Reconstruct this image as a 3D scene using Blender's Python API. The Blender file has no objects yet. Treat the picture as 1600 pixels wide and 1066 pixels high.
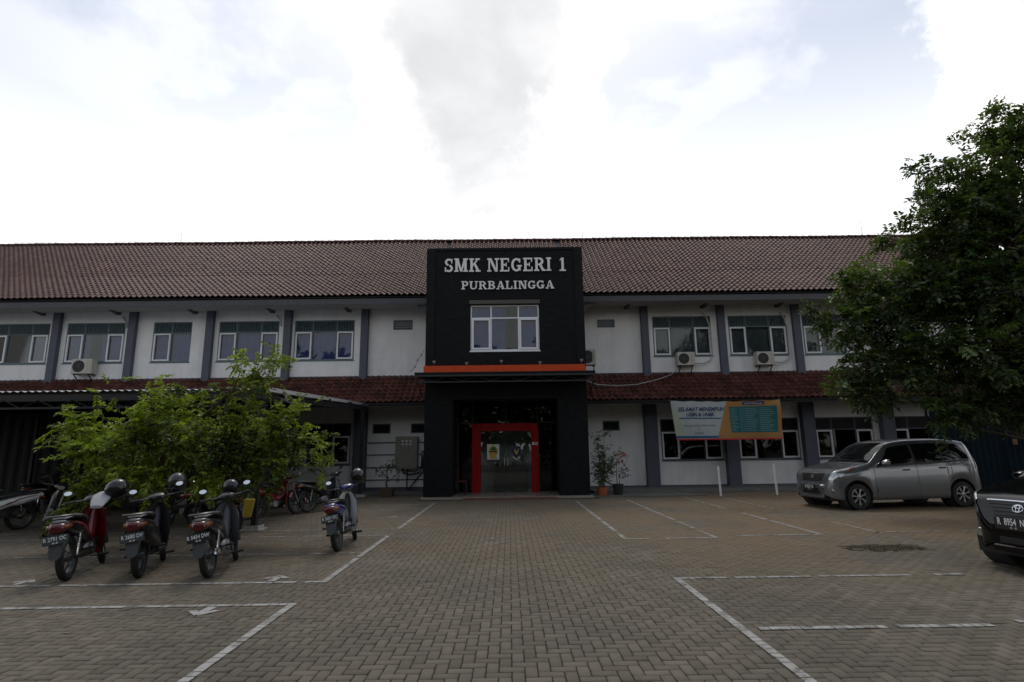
import bpy, bmesh, math, random
import numpy as np
from mathutils import Vector, Matrix, Euler

# ------------------------------------------------------------------ camera
sc = bpy.context.scene
C = bpy.data.collections.new('scene_objects'); sc.collection.children.link(C)
PITCH = math.atan(170/880.0); ROLL = 0.0131; YAW = 0.007; CAMH = 1.5
cam_d = bpy.data.cameras.new('camera'); cam = bpy.data.objects.new('camera', cam_d); C.objects.link(cam)
Fv = Vector((math.sin(YAW)*math.cos(PITCH), math.cos(YAW)*math.cos(PITCH), math.sin(PITCH)))
R0 = Vector((math.cos(YAW), -math.sin(YAW), 0)); U0 = R0.cross(Fv)
Rv = R0*math.cos(ROLL)-U0*math.sin(ROLL); Uv = U0*math.cos(ROLL)+R0*math.sin(ROLL)
Mc = Matrix((Rv, Uv, -Fv)).transposed().to_4x4(); Mc.translation = (0, 0, CAMH)
cam.matrix_world = Mc
cam_d.sensor_width = 36.0; cam_d.lens = 36.0*880/1600; cam_d.clip_start = 0.05; cam_d.clip_end = 3000
sc.camera = cam

# ------------------------------------------------------------------ sky and sun
SUN_EL = math.radians(62); SUN_AZ = math.radians(-3)      # sun ahead of the camera, behind thin cloud
w = bpy.data.worlds.new('World'); sc.world = w; w.use_nodes = True
nt = w.node_tree; nt.nodes.clear()
def N(t, **k):
    n = nt.nodes.new(t)
    for a, b in k.items(): setattr(n, a, b)
    return n
def L(a, b): nt.links.new(a, b)
def M2(op, a, b=None, c=None, clamp=False):
    n = N('ShaderNodeMath', operation=op); n.use_clamp = clamp
    for i, v in enumerate((a, b, c)):
        if v is None: continue
        if isinstance(v, (int, float)): n.inputs[i].default_value = v
        else: L(v, n.inputs[i])
    return n.outputs[0]
def ramp(src, a, b, lo=0.0, hi=1.0, smooth=True):
    n = N('ShaderNodeMapRange'); n.interpolation_type = 'SMOOTHSTEP' if smooth else 'LINEAR'
    L(src, n.inputs[0]); n.inputs[1].default_value = a; n.inputs[2].default_value = b
    n.inputs[3].default_value = lo; n.inputs[4].default_value = hi
    return n.outputs[0]
def mixc(f, a, b):
    n = N('ShaderNodeMix', data_type='RGBA')
    for i, v in ((0, f), (6, a), (7, b)):
        if isinstance(v, (int, float)): n.inputs[i].default_value = v
        elif isinstance(v, tuple): n.inputs[i].default_value = (*v, 1)
        else: L(v, n.inputs[i])
    return n.outputs[2]
sky = N('ShaderNodeTexSky', sky_type='NISHITA'); sky.sun_disc = False
sky.sun_elevation = SUN_EL; sky.sun_rotation = SUN_AZ; sky.air_density = 1.3; sky.dust_density = 2.5
tc = N('ShaderNodeTexCoord'); sep = N('ShaderNodeSeparateXYZ'); L(tc.outputs['Generated'], sep.inputs[0])
dz = M2('ADD', M2('MAXIMUM', sep.outputs[2], 0.0), 0.22)
px_ = M2('DIVIDE', sep.outputs[0], dz); py_ = M2('DIVIDE', sep.outputs[1], dz)
cmb = N('ShaderNodeCombineXYZ'); L(px_, cmb.inputs[0]); L(py_, cmb.inputs[1])
def noise(vec, scale, det, off, rough=0.55, dist=0.0):
    m = N('ShaderNodeMapping'); L(vec, m.inputs[0]); m.inputs[1].default_value = off
    n = N('ShaderNodeTexNoise'); L(m.outputs[0], n.inputs['Vector'])
    n.inputs['Scale'].default_value = scale; n.inputs['Detail'].default_value = det
    n.inputs['Roughness'].default_value = rough; n.inputs['Distortion'].default_value = dist
    return n.outputs[0]
n1 = noise(cmb.outputs[0], 1.1, 8, (3.1, 7.7, 0), 0.5, 0.3)
n2 = noise(cmb.outputs[0], 2.4, 9, (9.3, 1.2, 4), 0.55, 0.2)
veil = ramp(noise(cmb.outputs[0], 0.8, 4, (5.0, 2.2, 2)), 0.30, 0.62)
# the tall grey cumulus in front of the sun and the one at the right: thick cloud banks fixed in the sky by azimuth and height
az = M2('ARCTAN2', sep.outputs[0], sep.outputs[1])
el = M2('ARCSINE', sep.outputs[2])
wob = M2('MULTIPLY', M2('SUBTRACT', noise(tc.outputs['Generated'], 5.0, 9, (1.0, 2.0, 3.0), 0.66), 0.5), 0.60)
def bank(az0, el0, sa, se):
    a = M2('DIVIDE', M2('SUBTRACT', az, az0), sa); b = M2('DIVIDE', M2('SUBTRACT', el, el0), se)
    d = M2('SQRT', M2('ADD', M2('MULTIPLY', a, a), M2('MULTIPLY', b, b)))
    return M2('ADD', d, M2('MULTIPLY', wob, 1.9))
b1 = bank(-0.055, 0.76, 0.27, 0.50); b2 = bank(0.87, 0.52, 0.19, 0.22)
thick = M2('MAXIMUM', ramp(b1, 1.02, 0.84), ramp(b2, 1.05, 0.88))
core = M2('MAXIMUM', M2('MULTIPLY', ramp(b1, 0.88, 0.50), ramp(n2, 0.25, 0.62, 1.0, 0.62)), M2('MULTIPLY', ramp(b2, 1.0, 0.2), 0.55))
cum = ramp(n2, 0.50, 0.62)
sdir = N('ShaderNodeVectorMath', operation='DOT_PRODUCT'); L(tc.outputs['Generated'], sdir.inputs[0])
sdir.inputs[1].default_value = (math.sin(SUN_AZ)*math.cos(SUN_EL), math.cos(SUN_AZ)*math.cos(SUN_EL), math.sin(SUN_EL))
cosg = M2('MAXIMUM', sdir.outputs['Value'], 0.0)
glow = M2('POWER', cosg, 3.0)                                    # forward scattering in thin cloud
hor = ramp(el, 0.80, 0.22)
cloudv = M2('ADD', 0.72, M2('MULTIPLY', glow, 0.38))
cloudv = M2('ADD', cloudv, M2('MULTIPLY', M2('MULTIPLY', hor, cosg), 0.35))
def scale(col, f):
    n = N('ShaderNodeVectorMath', operation='SCALE'); L(col, n.inputs[0])
    if isinstance(f, float): n.inputs['Scale'].default_value = f
    else: L(f, n.inputs['Scale'])
    return n.outputs[0]
def rgb(c):
    n = N('ShaderNodeRGB'); n.outputs[0].default_value = (*c, 1); return n.outputs[0]
SKYK = 0.092
skyc = scale(sky.outputs[0], SKYK)
cloudc = scale(rgb((1.0, 0.995, 0.985)), cloudv)
f_thin = M2('MULTIPLY', M2('ADD', M2('MULTIPLY', veil, 0.42), M2('MULTIPLY', cum, 0.40)), 1.0)
f_thin = M2('MAXIMUM', M2('ADD', M2('MULTIPLY', f_thin, 0.66), 0.04), M2('MULTIPLY', hor, 0.93), clamp=True)
c1 = mixc(f_thin, skyc, cloudc)
ccore = scale(mixc(core, (1.05, 1.045, 1.03), (0.54, 0.545, 0.562)), M2('MULTIPLY', cloudv, 1.0))
c2 = mixc(thick, c1, ccore)
bg = N('ShaderNodeBackground'); L(c2, bg.inputs[0]); bg.inputs[1].default_value = 1.0
out = N('ShaderNodeOutputWorld'); L(bg.outputs[0], out.inputs[0])
ld = bpy.data.lights.new('sun', 'SUN'); ld.energy = 0.6; ld.angle = math.radians(14); ld.color = (1, 0.95, 0.88)
sun = bpy.data.objects.new('sun', ld); C.objects.link(sun)
sv = Vector((math.sin(SUN_AZ)*math.cos(SUN_EL), math.cos(SUN_AZ)*math.cos(SUN_EL), math.sin(SUN_EL)))
sun.rotation_euler = (-sv).to_track_quat('-Z', 'Y').to_euler(); sun.location = (0, 10, 30)
sc.view_settings.view_transform = 'Standard'; sc.view_settings.look = 'None'
sc.view_settings.exposure = 0.4; sc.view_settings.gamma = 1.0; sc.view_settings.use_curve_mapping = False
sc.render.engine = 'CYCLES'; sc.cycles.max_bounces = 6; sc.cycles.transparent_max_bounces = 12

# ------------------------------------------------------------------ helpers
random.seed(7); RNG = np.random.default_rng(7)
ROOTLOC = {}
def mat(name, col, rough=0.6, metal=0.0, spec=0.5, noise_amt=0.0, nscale=8.0, bump=0.0, bscale=60.0, coat=0.0, attr=None, attr_amt=0.3, alpha=None, streak=0.0):
    m = bpy.data.materials.new(name); m.use_nodes = True; t = m.node_tree; b = t.nodes['Principled BSDF']
    b.inputs['Base Color'].default_value = (*col, 1); b.inputs['Roughness'].default_value = rough
    b.inputs['Metallic'].default_value = metal; b.inputs['Specular IOR Level'].default_value = spec
    b.inputs['Coat Weight'].default_value = coat; b.inputs['Coat Roughness'].default_value = 0.04
    g = t.nodes.new('ShaderNodeNewGeometry')
    val = None
    if noise_amt:
        n = t.nodes.new('ShaderNodeTexNoise'); n.inputs['Scale'].default_value = nscale; n.inputs['Detail'].default_value = 6
        n.inputs['Roughness'].default_value = 0.62
        t.links.new(g.outputs['Position'], n.inputs['Vector'])
        r = t.nodes.new('ShaderNodeMapRange'); t.links.new(n.outputs[0], r.inputs[0])
        r.inputs[1].default_value = 0.3; r.inputs[2].default_value = 0.7; r.inputs[3].default_value = 1-noise_amt; r.inputs[4].default_value = 1+noise_amt*0.6
        val = r.outputs[0]
    if streak:                                                      # rain-washed dirt running down the surface
        mp = t.nodes.new('ShaderNodeMapping'); mp.inputs[3].default_value = (2.6, 2.6, 0.28); t.links.new(g.outputs['Position'], mp.inputs[0])
        ns = t.nodes.new('ShaderNodeTexNoise'); ns.inputs['Scale'].default_value = 1.6; ns.inputs['Detail'].default_value = 7; ns.inputs['Roughness'].default_value = 0.7; t.links.new(mp.outputs[0], ns.inputs['Vector'])
        rs = t.nodes.new('ShaderNodeMapRange'); t.links.new(ns.outputs[0], rs.inputs[0]); rs.inputs[1].default_value = 0.50; rs.inputs[2].default_value = 0.78; rs.inputs[3].default_value = 1.0; rs.inputs[4].default_value = 1-streak
        mm = t.nodes.new('ShaderNodeMath'); mm.operation = 'MULTIPLY'; t.links.new(rs.outputs[0], mm.inputs[0]); t.links.new(val, mm.inputs[1]); val = mm.outputs[0]
    if attr:
        a = t.nodes.new('ShaderNodeAttribute'); a.attribute_name = attr
        r2 = t.nodes.new('ShaderNodeMapRange'); t.links.new(a.outputs['Fac'], r2.inputs[0])
        r2.inputs[3].default_value = 1-attr_amt; r2.inputs[4].default_value = 1+attr_amt
        if val:
            mm = t.nodes.new('ShaderNodeMath'); mm.operation = 'MULTIPLY'; t.links.new(val, mm.inputs[0]); t.links.new(r2.outputs[0], mm.inputs[1]); val = mm.outputs[0]
        else: val = r2.outputs[0]
    if val:
        s = t.nodes.new('ShaderNodeVectorMath'); s.operation = 'SCALE'; s.inputs[0].default_value = col
        t.links.new(val, s.inputs['Scale']); t.links.new(s.outputs[0], b.inputs['Base Color'])
    if bump:
        n = t.nodes.new('ShaderNodeTexNoise'); n.inputs['Scale'].default_value = bscale; n.inputs['Detail'].default_value = 4
        t.links.new(g.outputs['Position'], n.inputs['Vector'])
        bp = t.nodes.new('ShaderNodeBump'); bp.inputs['Strength'].default_value = bump; bp.inputs['Distance'].default_value = 0.01
        t.links.new(n.outputs[0], bp.inputs['Height']); t.links.new(bp.outputs[0], b.inputs['Normal'])
    return m
def glass(name, tint=(0.8, 0.85, 0.85), rough=0.02, refl=1.0, ior=1.5, trans=0.75):
    m = bpy.data.materials.new(name); m.use_nodes = True; t = m.node_tree; t.nodes.clear()
    o = t.nodes.new('ShaderNodeOutputMaterial'); mx = t.nodes.new('ShaderNodeMixShader')
    tr = t.nodes.new('ShaderNodeBsdfTransparent'); tr.inputs[0].default_value = (*[c*trans for c in tint], 1)
    gl = t.nodes.new('ShaderNodeBsdfGlossy'); gl.inputs['Roughness'].default_value = rough; gl.inputs[0].default_value = (refl, refl, refl, 1)
    fr = t.nodes.new('ShaderNodeFresnel'); fr.inputs[0].default_value = ior
    ad = t.nodes.new('ShaderNodeMath'); ad.operation = 'MULTIPLY_ADD'; t.links.new(fr.outputs[0], ad.inputs[0]); ad.inputs[1].default_value = 1.4; ad.inputs[2].default_value = 0.02; ad.use_clamp = True
    t.links.new(ad.outputs[0], mx.inputs[0]); t.links.new(tr.outputs[0], mx.inputs[1]); t.links.new(gl.outputs[0], mx.inputs[2])
    t.links.new(mx.outputs[0], o.inputs[0]); return m
def leafmat(name, c0, c1, trans=0.35, rough=0.45):
    m = bpy.data.materials.new(name); m.use_nodes = True; t = m.node_tree; b = t.nodes['Principled BSDF']
    a = t.nodes.new('ShaderNodeAttribute'); a.attribute_name = 'rnd'
    mx = t.nodes.new('ShaderNodeMix'); mx.data_type = 'RGBA'; t.links.new(a.outputs['Fac'], mx.inputs[0])
    mx.inputs[6].default_value = (*c0, 1); mx.inputs[7].default_value = (*c1, 1)
    t.links.new(mx.outputs[2], b.inputs['Base Color']); b.inputs['Roughness'].default_value = rough
    b.inputs['Specular IOR Level'].default_value = 0.4
    tl = t.nodes.new('ShaderNodeBsdfTranslucent')
    sc_ = t.nodes.new('ShaderNodeVectorMath'); sc_.operation = 'MULTIPLY'; t.links.new(mx.outputs[2], sc_.inputs[0]); sc_.inputs[1].default_value = (1.5, 1.7, 0.7)
    t.links.new(sc_.outputs[0], tl.inputs[0])
    ms = t.nodes.new('ShaderNodeMixShader'); ms.inputs[0].default_value = trans
    t.links.new(b.outputs[0], ms.inputs[1]); t.links.new(tl.outputs[0], ms.inputs[2])
    t.links.new(ms.outputs[0], t.nodes['Material Output'].inputs[0]); return m

def tag(o, label=None, cat=None, group=None, kind=None):
    if label: o['label'] = label
    if cat: o['category'] = cat
    if group: o['group'] = group
    if kind: o['kind'] = kind
    return o
def link(o, parent=None):
    C.objects.link(o)
    if parent is not None: o.parent = parent
    return o
def thing(name, label, cat, loc=(0, 0, 0), rot=(0, 0, 0), group=None):
    o = bpy.data.objects.new(name, None); o.empty_display_size = 0.2; link(o)
    o.location = loc; o.rotation_euler = rot; ROOTLOC[o.name] = Vector(loc)
    return tag(o, label, cat, group)
def copy_tree(o, parent=None):
    c = o.copy(); C.objects.link(c)
    if parent is not None: c.parent = parent
    for ch in list(o.children): copy_tree(ch, c)
    return c

class MB:
    def __init__(s): s.v = []; s.f = []; s.r = []
    def add(s, vs, fs, r=None):
        k = len(s.v); s.v += [tuple(p) for p in vs]; s.f += [tuple(i+k for i in f) for f in fs]
        if r is not None: s.r += [r]*len(fs)
        return s
    def box(s, x0, x1, y0, y1, z0, z1, r=None):
        return s.add([(x0,y0,z0),(x1,y0,z0),(x1,y1,z0),(x0,y1,z0),(x0,y0,z1),(x1,y0,z1),(x1,y1,z1),(x0,y1,z1)],
              [(3,2,1,0),(4,5,6,7),(0,1,5,4),(1,2,6,5),(2,3,7,6),(3,0,4,7)], r)
    def obox(s, c, h, rot=(0, 0, 0)):
        R = Euler(rot).to_matrix(); c = Vector(c)
        vs = [c+R@Vector((a*h[0], b*h[1], d*h[2])) for d in (-1, 1) for a, b in ((-1,-1),(1,-1),(1,1),(-1,1))]
        return s.add(vs, [(3,2,1,0),(4,5,6,7),(0,1,5,4),(1,2,6,5),(2,3,7,6),(3,0,4,7)])
    def tube(s, pts, r, n=8, cap=True):
        pts = [Vector(p) for p in pts]; m = len(pts); rr = r if isinstance(r, (list, tuple)) else [r]*m
        rings = []; up = None
        for i, p in enumerate(pts):
            d = (pts[min(i+1, m-1)]-pts[max(i-1, 0)]).normalized()
            if up is None:
                up = Vector((0, 0, 1)) if abs(d.z) < 0.9 else Vector((1, 0, 0))
            a = d.cross(up).normalized(); b = a.cross(d).normalized(); up = b
            rings.append([p+(a*math.cos(2*math.pi*k/n)+b*math.sin(2*math.pi*k/n))*rr[i] for k in range(n)])
        return s.rings(rings, cap)
    def rings(s, rings, cap=True, closed=True):
        n = len(rings[0]); vs = [p for R in rings for p in R]; fs = []
        for i in range(len(rings)-1):
            for k in range(n if closed else n-1):
                k2 = (k+1) % n
                fs.append((i*n+k, i*n+k2, (i+1)*n+k2, (i+1)*n+k))
        if cap and closed: fs += [tuple(range(n-1, -1, -1)), tuple((len(rings)-1)*n+k for k in range(n))]
        return s.add(vs, fs)
    def loft(s, secs, n=12, pw=2.4, x0=0.0):
        """secs: (y, z centre, half width, half height) along y"""
        R = []
        for sec in secs:
            y, zc, hw, hh = sec[:4]; xc = sec[4] if len(sec) > 4 else x0
            ring = []
            for k in range(n):
                a = 2*math.pi*(k+0.5)/n; c, d = math.cos(a), math.sin(a)
                ring.append((xc+hw*math.copysign(abs(c)**(2/pw), c), y, zc+hh*math.copysign(abs(d)**(2/pw), d)))
            R.append(ring)
        return s.rings(R)
    def lathe(s, prof, c=(0, 0, 0), axis='z', n=20, cap=False):
        R = []
        for r, h in prof:
            ring = []
            for k in range(n):
                a = 2*math.pi*k/n; u, v = r*math.cos(a), r*math.sin(a)
                p = {'z': (u, v, h), 'x': (h, u, v), 'y': (u, h, v)}[axis]
                ring.append((p[0]+c[0], p[1]+c[1], p[2]+c[2]))
            R.append(ring)
        return s.rings(R, cap)
    def prism(s, poly, a0, a1, plane='xz'):
        """poly of 2D points extruded along the third axis from a0 to a1"""
        def P(q, a):
            return {'xz': (q[0], a, q[1]), 'xy': (q[0], q[1], a), 'yz': (a, q[0], q[1])}[plane]
        n = len(poly); vs = [P(q, a0) for q in poly]+[P(q, a1) for q in poly]
        fs = [tuple(range(n)), tuple(range(2*n-1, n-1, -1))]+[(i, n+i, n+(i+1) % n, (i+1) % n) for i in range(n)]
        return s.add(vs, fs)
    def xf(s, M):
        s.v = [tuple(M@Vector(p)) for p in s.v]; return s
    def build(s, name, m, parent=None, smooth=False, world=False, bev=0.0, label=None, seg=1, rnd=None, fixn=True):
        if world and parent is not None:
            o = ROOTLOC.get(parent.name) or Vector((0, 0, 0))
            s.v = [(p[0]-o[0], p[1]-o[1], p[2]-o[2]) for p in s.v]
        me = bpy.data.meshes.new(name); me.from_pydata([tuple(p) for p in s.v], [], s.f)
        if bev or fixn:
            b = bmesh.new(); b.from_mesh(me)
            if fixn: bmesh.ops.recalc_face_normals(b, faces=b.faces)
            if bev:
                es = [e for e in b.edges if len(e.link_faces) == 2 and e.calc_face_angle(0) > 0.6]
                bmesh.ops.bevel(b, geom=es, offset=bev, segments=seg, affect='EDGES', profile=0.7)
            b.to_mesh(me); b.free()
        me.materials.append(m)
        if smooth:
            me.shade_smooth()
            if smooth != 'all':
                try: me.set_sharp_from_angle(angle=math.radians(40))
                except Exception: pass
        if s.r or rnd is not None:
            at = me.attributes.new('rnd', 'FLOAT', 'FACE')
            at.data.foreach_set('value', s.r if (s.r and len(s.r) == len(me.polygons)) else [rnd if rnd is not None else 0.5]*len(me.polygons))
        ob = bpy.data.objects.new(name, me); link(ob, parent)
        if world: ROOTLOC[ob.name] = ROOTLOC.get(parent.name) or Vector((0, 0, 0)) if parent is not None else Vector((0, 0, 0))
        if label: ob['label'] = label
        return ob
def np_mesh(name, V, Fq, m, parent=None, rnd=None, smooth=False):
    me = bpy.data.meshes.new(name); V = np.asarray(V, dtype=np.float32); Fq = np.asarray(Fq, dtype=np.int32)
    k = Fq.shape[1]
    me.vertices.add(len(V)); me.vertices.foreach_set('co', V.ravel())
    me.loops.add(Fq.size); me.loops.foreach_set('vertex_index', Fq.ravel())
    me.polygons.add(len(Fq)); me.polygons.foreach_set('loop_start', np.arange(0, Fq.size, k, dtype=np.int32))
    me.polygons.foreach_set('loop_total', np.full(len(Fq), k, dtype=np.int32))
    me.update(calc_edges=True)
    if smooth: me.shade_smooth()
    if rnd is not None:
        at = me.attributes.new('rnd', 'FLOAT', 'FACE'); at.data.foreach_set('value', np.asarray(rnd, dtype=np.float32))
    me.materials.append(m)
    ob = bpy.data.objects.new(name, me); link(ob, parent); return ob
def instance_np(base_v, base_f, mats, trs):
    """base mesh repeated: mats (k,3,3), trs (k,3)"""
    k = len(trs); V = np.einsum('kij,nj->kni', mats, base_v)+trs[:, None, :]
    F = (np.arange(k)[:, None, None]*len(base_v)+base_f[None]).reshape(-1, base_f.shape[1])
    return V.reshape(-1, 3), F
FONT = None
def text_obj(body, size, m, parent=None, loc=(0, 0, 0), rot=(math.pi/2, 0, 0), ext=0.001, off=0.0, shear=0.0, name='lettering', warp=None, sx=1.0, align='CENTER'):
    cu = bpy.data.curves.new(name, 'FONT'); cu.body = body; cu.size = size; cu.extrude = ext; cu.offset = off
    cu.shear = shear; cu.align_x = align; cu.align_y = 'CENTER'; cu.resolution_u = 3
    t = bpy.data.objects.new(name, cu); C.objects.link(t); bpy.context.view_layer.update()
    me = bpy.data.meshes.new_from_object(t); bpy.data.objects.remove(t); bpy.data.curves.remove(cu)
    Mx = Matrix.Translation(loc)@Euler(rot).to_matrix().to_4x4()@Matrix.Diagonal((sx, 1, 1, 1))
    me.transform(Mx)
    if warp:
        for v in me.vertices: v.co = warp(v.co)
    me.materials.clear(); me.materials.append(m)
    ob = bpy.data.objects.new(name, me); link(ob, parent); return ob

# ------------------------------------------------------------------ materials
WALL = mat('white_plaster', (0.80, 0.80, 0.80), 0.85, noise_amt=0.09, nscale=1.3, bump=0.15, bscale=40, streak=0.12)
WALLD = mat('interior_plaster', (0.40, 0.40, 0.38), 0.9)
TRIM = mat('grey_blue_paint', (0.085, 0.095, 0.125), 0.7, noise_amt=0.15, nscale=3)
GREEN = mat('green_grey_frame', (0.10, 0.15, 0.17), 0.6)
FRAMEW = mat('white_aluminium', (0.75, 0.76, 0.80), 0.4)
STONE = mat('black_andesite', (0.010, 0.011, 0.0125), 0.7, spec=0.15, noise_amt=0.35, nscale=5, bump=0.3, bscale=30)
ORANGE = mat('orange_panel', (0.60, 0.075, 0.022), 0.6, spec=0.15, noise_amt=0.15, nscale=6)
RED = mat('red_door_paint', (0.30, 0.006, 0.008), 0.5, spec=0.15)
TILE1 = mat('brown_glazed_tile', (0.082, 0.038, 0.030), 0.52, spec=0.13, noise_amt=0.22, nscale=0.7, attr='rnd', attr_amt=0.30, bump=0.2, bscale=25)
TILE2 = mat('red_clay_tile', (0.092, 0.030, 0.021), 0.55, spec=0.3, noise_amt=0.35, nscale=1.5, attr='rnd', attr_amt=0.4, bump=0.2, bscale=25)
FASCIA = mat('grey_fascia', (0.075, 0.075, 0.085), 0.7, noise_amt=0.2)
CURT = mat('blue_curtain', (0.15, 0.20, 0.66), 0.85, noise_amt=0.15, nscale=3)
CURTG = mat('grey_curtain', (0.27, 0.29, 0.33), 0.85, noise_amt=0.15, nscale=3)
GLASS = glass('window_glass', refl=0.42, trans=0.97); GLASSD = glass('dark_window_glass', trans=0.3, refl=0.35)
CHROME = mat('chrome', (0.75, 0.75, 0.76), 0.15, metal=1.0)
MIRROR = mat('mirror_glass', (0.9, 0.9, 0.9), 0.03, metal=1.0)
STEEL = mat('dull_steel', (0.16, 0.16, 0.16), 0.4, metal=0.9)
DARKST = mat('dark_painted_steel', (0.014, 0.015, 0.017), 0.5)
RUBBER = mat('rubber', (0.018, 0.018, 0.018), 0.75, bump=0.3, bscale=80)
BLACKP = mat('black_plastic', (0.018, 0.018, 0.02), 0.45)
GREYP = mat('grey_plastic', (0.07, 0.075, 0.08), 0.5)
SEATM = mat('black_vinyl_seat', (0.02, 0.02, 0.021), 0.5, bump=0.2, bscale=120)
REDL = mat('red_lens', (0.09, 0.003, 0.005), 0.25, coat=0.5)
ORL = mat('orange_lens', (0.20, 0.055, 0.015), 0.25, coat=0.4)
CLEARL = mat('clear_lens', (0.42, 0.44, 0.43), 0.12, metal=0.75, coat=0.8, noise_amt=0.55, nscale=22)
PLATEB = mat('black_number_plate', (0.02, 0.02, 0.022), 0.4)
PLATEW = mat('plate_white_letters', (0.75, 0.75, 0.75), 0.5)
PAINTW = mat('white_enamel', (0.72, 0.72, 0.70), 0.35, coat=0.4)
BEIGE = mat('beige_enamel', (0.25, 0.235, 0.20), 0.55, noise_amt=0.12, nscale=4)
CONC = mat('concrete', (0.12, 0.112, 0.095), 0.9, noise_amt=0.3, nscale=2.5, bump=0.3, bscale=30)
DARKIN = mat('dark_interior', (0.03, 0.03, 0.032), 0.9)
BARK = mat('bark', (0.085, 0.065, 0.045), 0.9, noise_amt=0.4, nscale=12, bump=0.6, bscale=30)
TERRA = mat('terracotta_pot', (0.42, 0.12, 0.055), 0.8, noise_amt=0.15)
BLACKPOT = mat('black_pot', (0.02, 0.02, 0.022), 0.6)
# ------------------------------------------------------------------ ground, paving, markings
A = 0.09                                                           # half length of a paver
def paver_mat():
    m = bpy.data.materials.new('concrete_paver'); m.use_nodes = True; t = m.node_tree; b = t.nodes['Principled BSDF']
    g = t.nodes.new('ShaderNodeNewGeometry')
    def no(s, d=6, r=0.6):
        n = t.nodes.new('ShaderNodeTexNoise'); n.inputs['Scale'].default_value = s; n.inputs['Detail'].default_value = d
        n.inputs['Roughness'].default_value = r; t.links.new(g.outputs['Position'], n.inputs['Vector']); return n.outputs[0]
    def mr(src, a, c, lo, hi):
        n = t.nodes.new('ShaderNodeMapRange'); n.interpolation_type = 'SMOOTHSTEP'; t.links.new(src, n.inputs[0])
        for i, v in enumerate((a, c, lo, hi)): n.inputs[i+1].default_value = v
        return n.outputs[0]
    def mx(f, a, c):
        n = t.nodes.new('ShaderNodeMix'); n.data_type = 'RGBA'
        for i, v in ((0, f), (6, a), (7, c)):
            if isinstance(v, tuple): n.inputs[i].default_value = (*v, 1)
            else: t.links.new(v, n.inputs[i])
        return n.outputs[2]
    def ma(op, a, c):
        n = t.nodes.new('ShaderNodeMath'); n.operation = op
        for i, v in enumerate((a, c)):
            if isinstance(v, (int, float)): n.inputs[i].default_value = v
            else: t.links.new(v, n.inputs[i])
        return n.outputs[0]
    at = t.nodes.new('ShaderNodeAttribute'); at.attribute_name = 'rnd'
    base = mx(at.outputs['Fac'], (0.100, 0.085, 0.061), (0.160, 0.138, 0.102))
    base = mx(mr(no(0.55), 0.40, 0.66, 0, 0.55), base, (0.074, 0.065, 0.050))          # damp grey patches
    sp = t.nodes.new('ShaderNodeSeparateXYZ'); t.links.new(g.outputs['Position'], sp.inputs[0])
    # wind-blown soil collected on the far and right part of the yard
    far = mr(sp.outputs[1], 5.0, 10.5, 0, 1); right = mr(sp.outputs[0], -3.0, 5.0, 0.35, 1)
    soil = ma('MULTIPLY', ma('MULTIPLY', far, right), mr(no(0.42, 7, 0.65), 0.36, 0.58, 0, 1.0))
    base = mx(soil, base, (0.160, 0.115, 0.066))
    sep = ma('MULTIPLY', mr(no(9.0, 8, 0.7), 0.5, 0.8, 0, 0.5), 1.0)
    base = mx(sep, base, (0.05, 0.045, 0.036))
    base = mx(mr(no(1.7, 8, 0.72), 0.56, 0.70, 0, 0.55), base, (0.060, 0.056, 0.044))   # moss and grime islands
    base = mx(mr(no(0.9, 8, 0.7), 0.30, 0.42, 0.35, 0), base, (0.20, 0.175, 0.135))     # pale dusty islands
    base = mx(mr(no(3.3, 3, 0.5), 0.70, 0.76, 0, 0.6), base, (0.035, 0.032, 0.027))      # oil drips
    spk = mr(no(38.0, 2, 0.5), 0.70, 0.78, 0, 0.5); base = mx(spk, base, (0.18, 0.17, 0.15))
    t.links.new(base, b.inputs['Base Color']); b.inputs['Roughness'].default_value = 0.82; b.inputs['Specular IOR Level'].default_value = 0.3
    bp = t.nodes.new('ShaderNodeBump'); bp.inputs['Strength'].default_value = 0.35; bp.inputs['Distance'].default_value = 0.004
    t.links.new(no(70, 5, 0.6), bp.inputs['Height']); t.links.new(bp.outputs[0], b.inputs['Normal'])
    return m
PAVER = paver_mat()
SAND = mat('joint_sand', (0.020, 0.017, 0.012), 0.95, noise_amt=0.35, nscale=3, bump=0.5, bscale=60)
FARG = mat('bare_soil', (0.09, 0.072, 0.05), 0.95, noise_amt=0.4, nscale=0.6, bump=0.4, bscale=8)
b = MB(); b.box(-1500, 1500, -1500, 1500, -0.9, -0.05); tag(b.build('ground', FARG), kind='structure')
b = MB(); b.add([(-26, -6, -0.012), (22, -6, -0.012), (22, 21.9, -0.012), (-26, 21.9, -0.012)], [(0, 1, 2, 3)])
tag(b.build('paving_bed', SAND), kind='structure')
pav = bpy.data.objects.new('paving', None); link(pav); tag(pav, kind='structure'); pav.location = (0, 0, 0)
# paver: bevelled block, origin at its centre on the top
def paver_base(lx, ly, bv=0.006, d=0.03):
    hx, hy = lx/2-0.0036, ly/2-0.0036
    v = [(-hx+bv,-hy+bv,0),(hx-bv,-hy+bv,0),(hx-bv,hy-bv,0),(-hx+bv,hy-bv,0),(-hx,-hy,-bv),(hx,-hy,-bv),(hx,hy,-bv),(-hx,hy,-bv),(-hx,-hy,-d),(hx,-hy,-d),(hx,hy,-d),(-hx,hy,-d)]
    f = [(0,1,2,3)]+[(4+i,4+(i+1)%4,(i+1)%4,i) for i in range(4)]+[(8+i,8+(i+1)%4,4+(i+1)%4,4+i) for i in range(4)]
    return np.array(v), np.array(f)
i_, j_ = np.meshgrid(np.arange(-215, 216), np.arange(15, 240), indexing='ij')
i_, j_ = i_.ravel(), j_.ravel(); k_ = (i_-j_) % 4
cx0, cy0 = i_*A, j_*A
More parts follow.
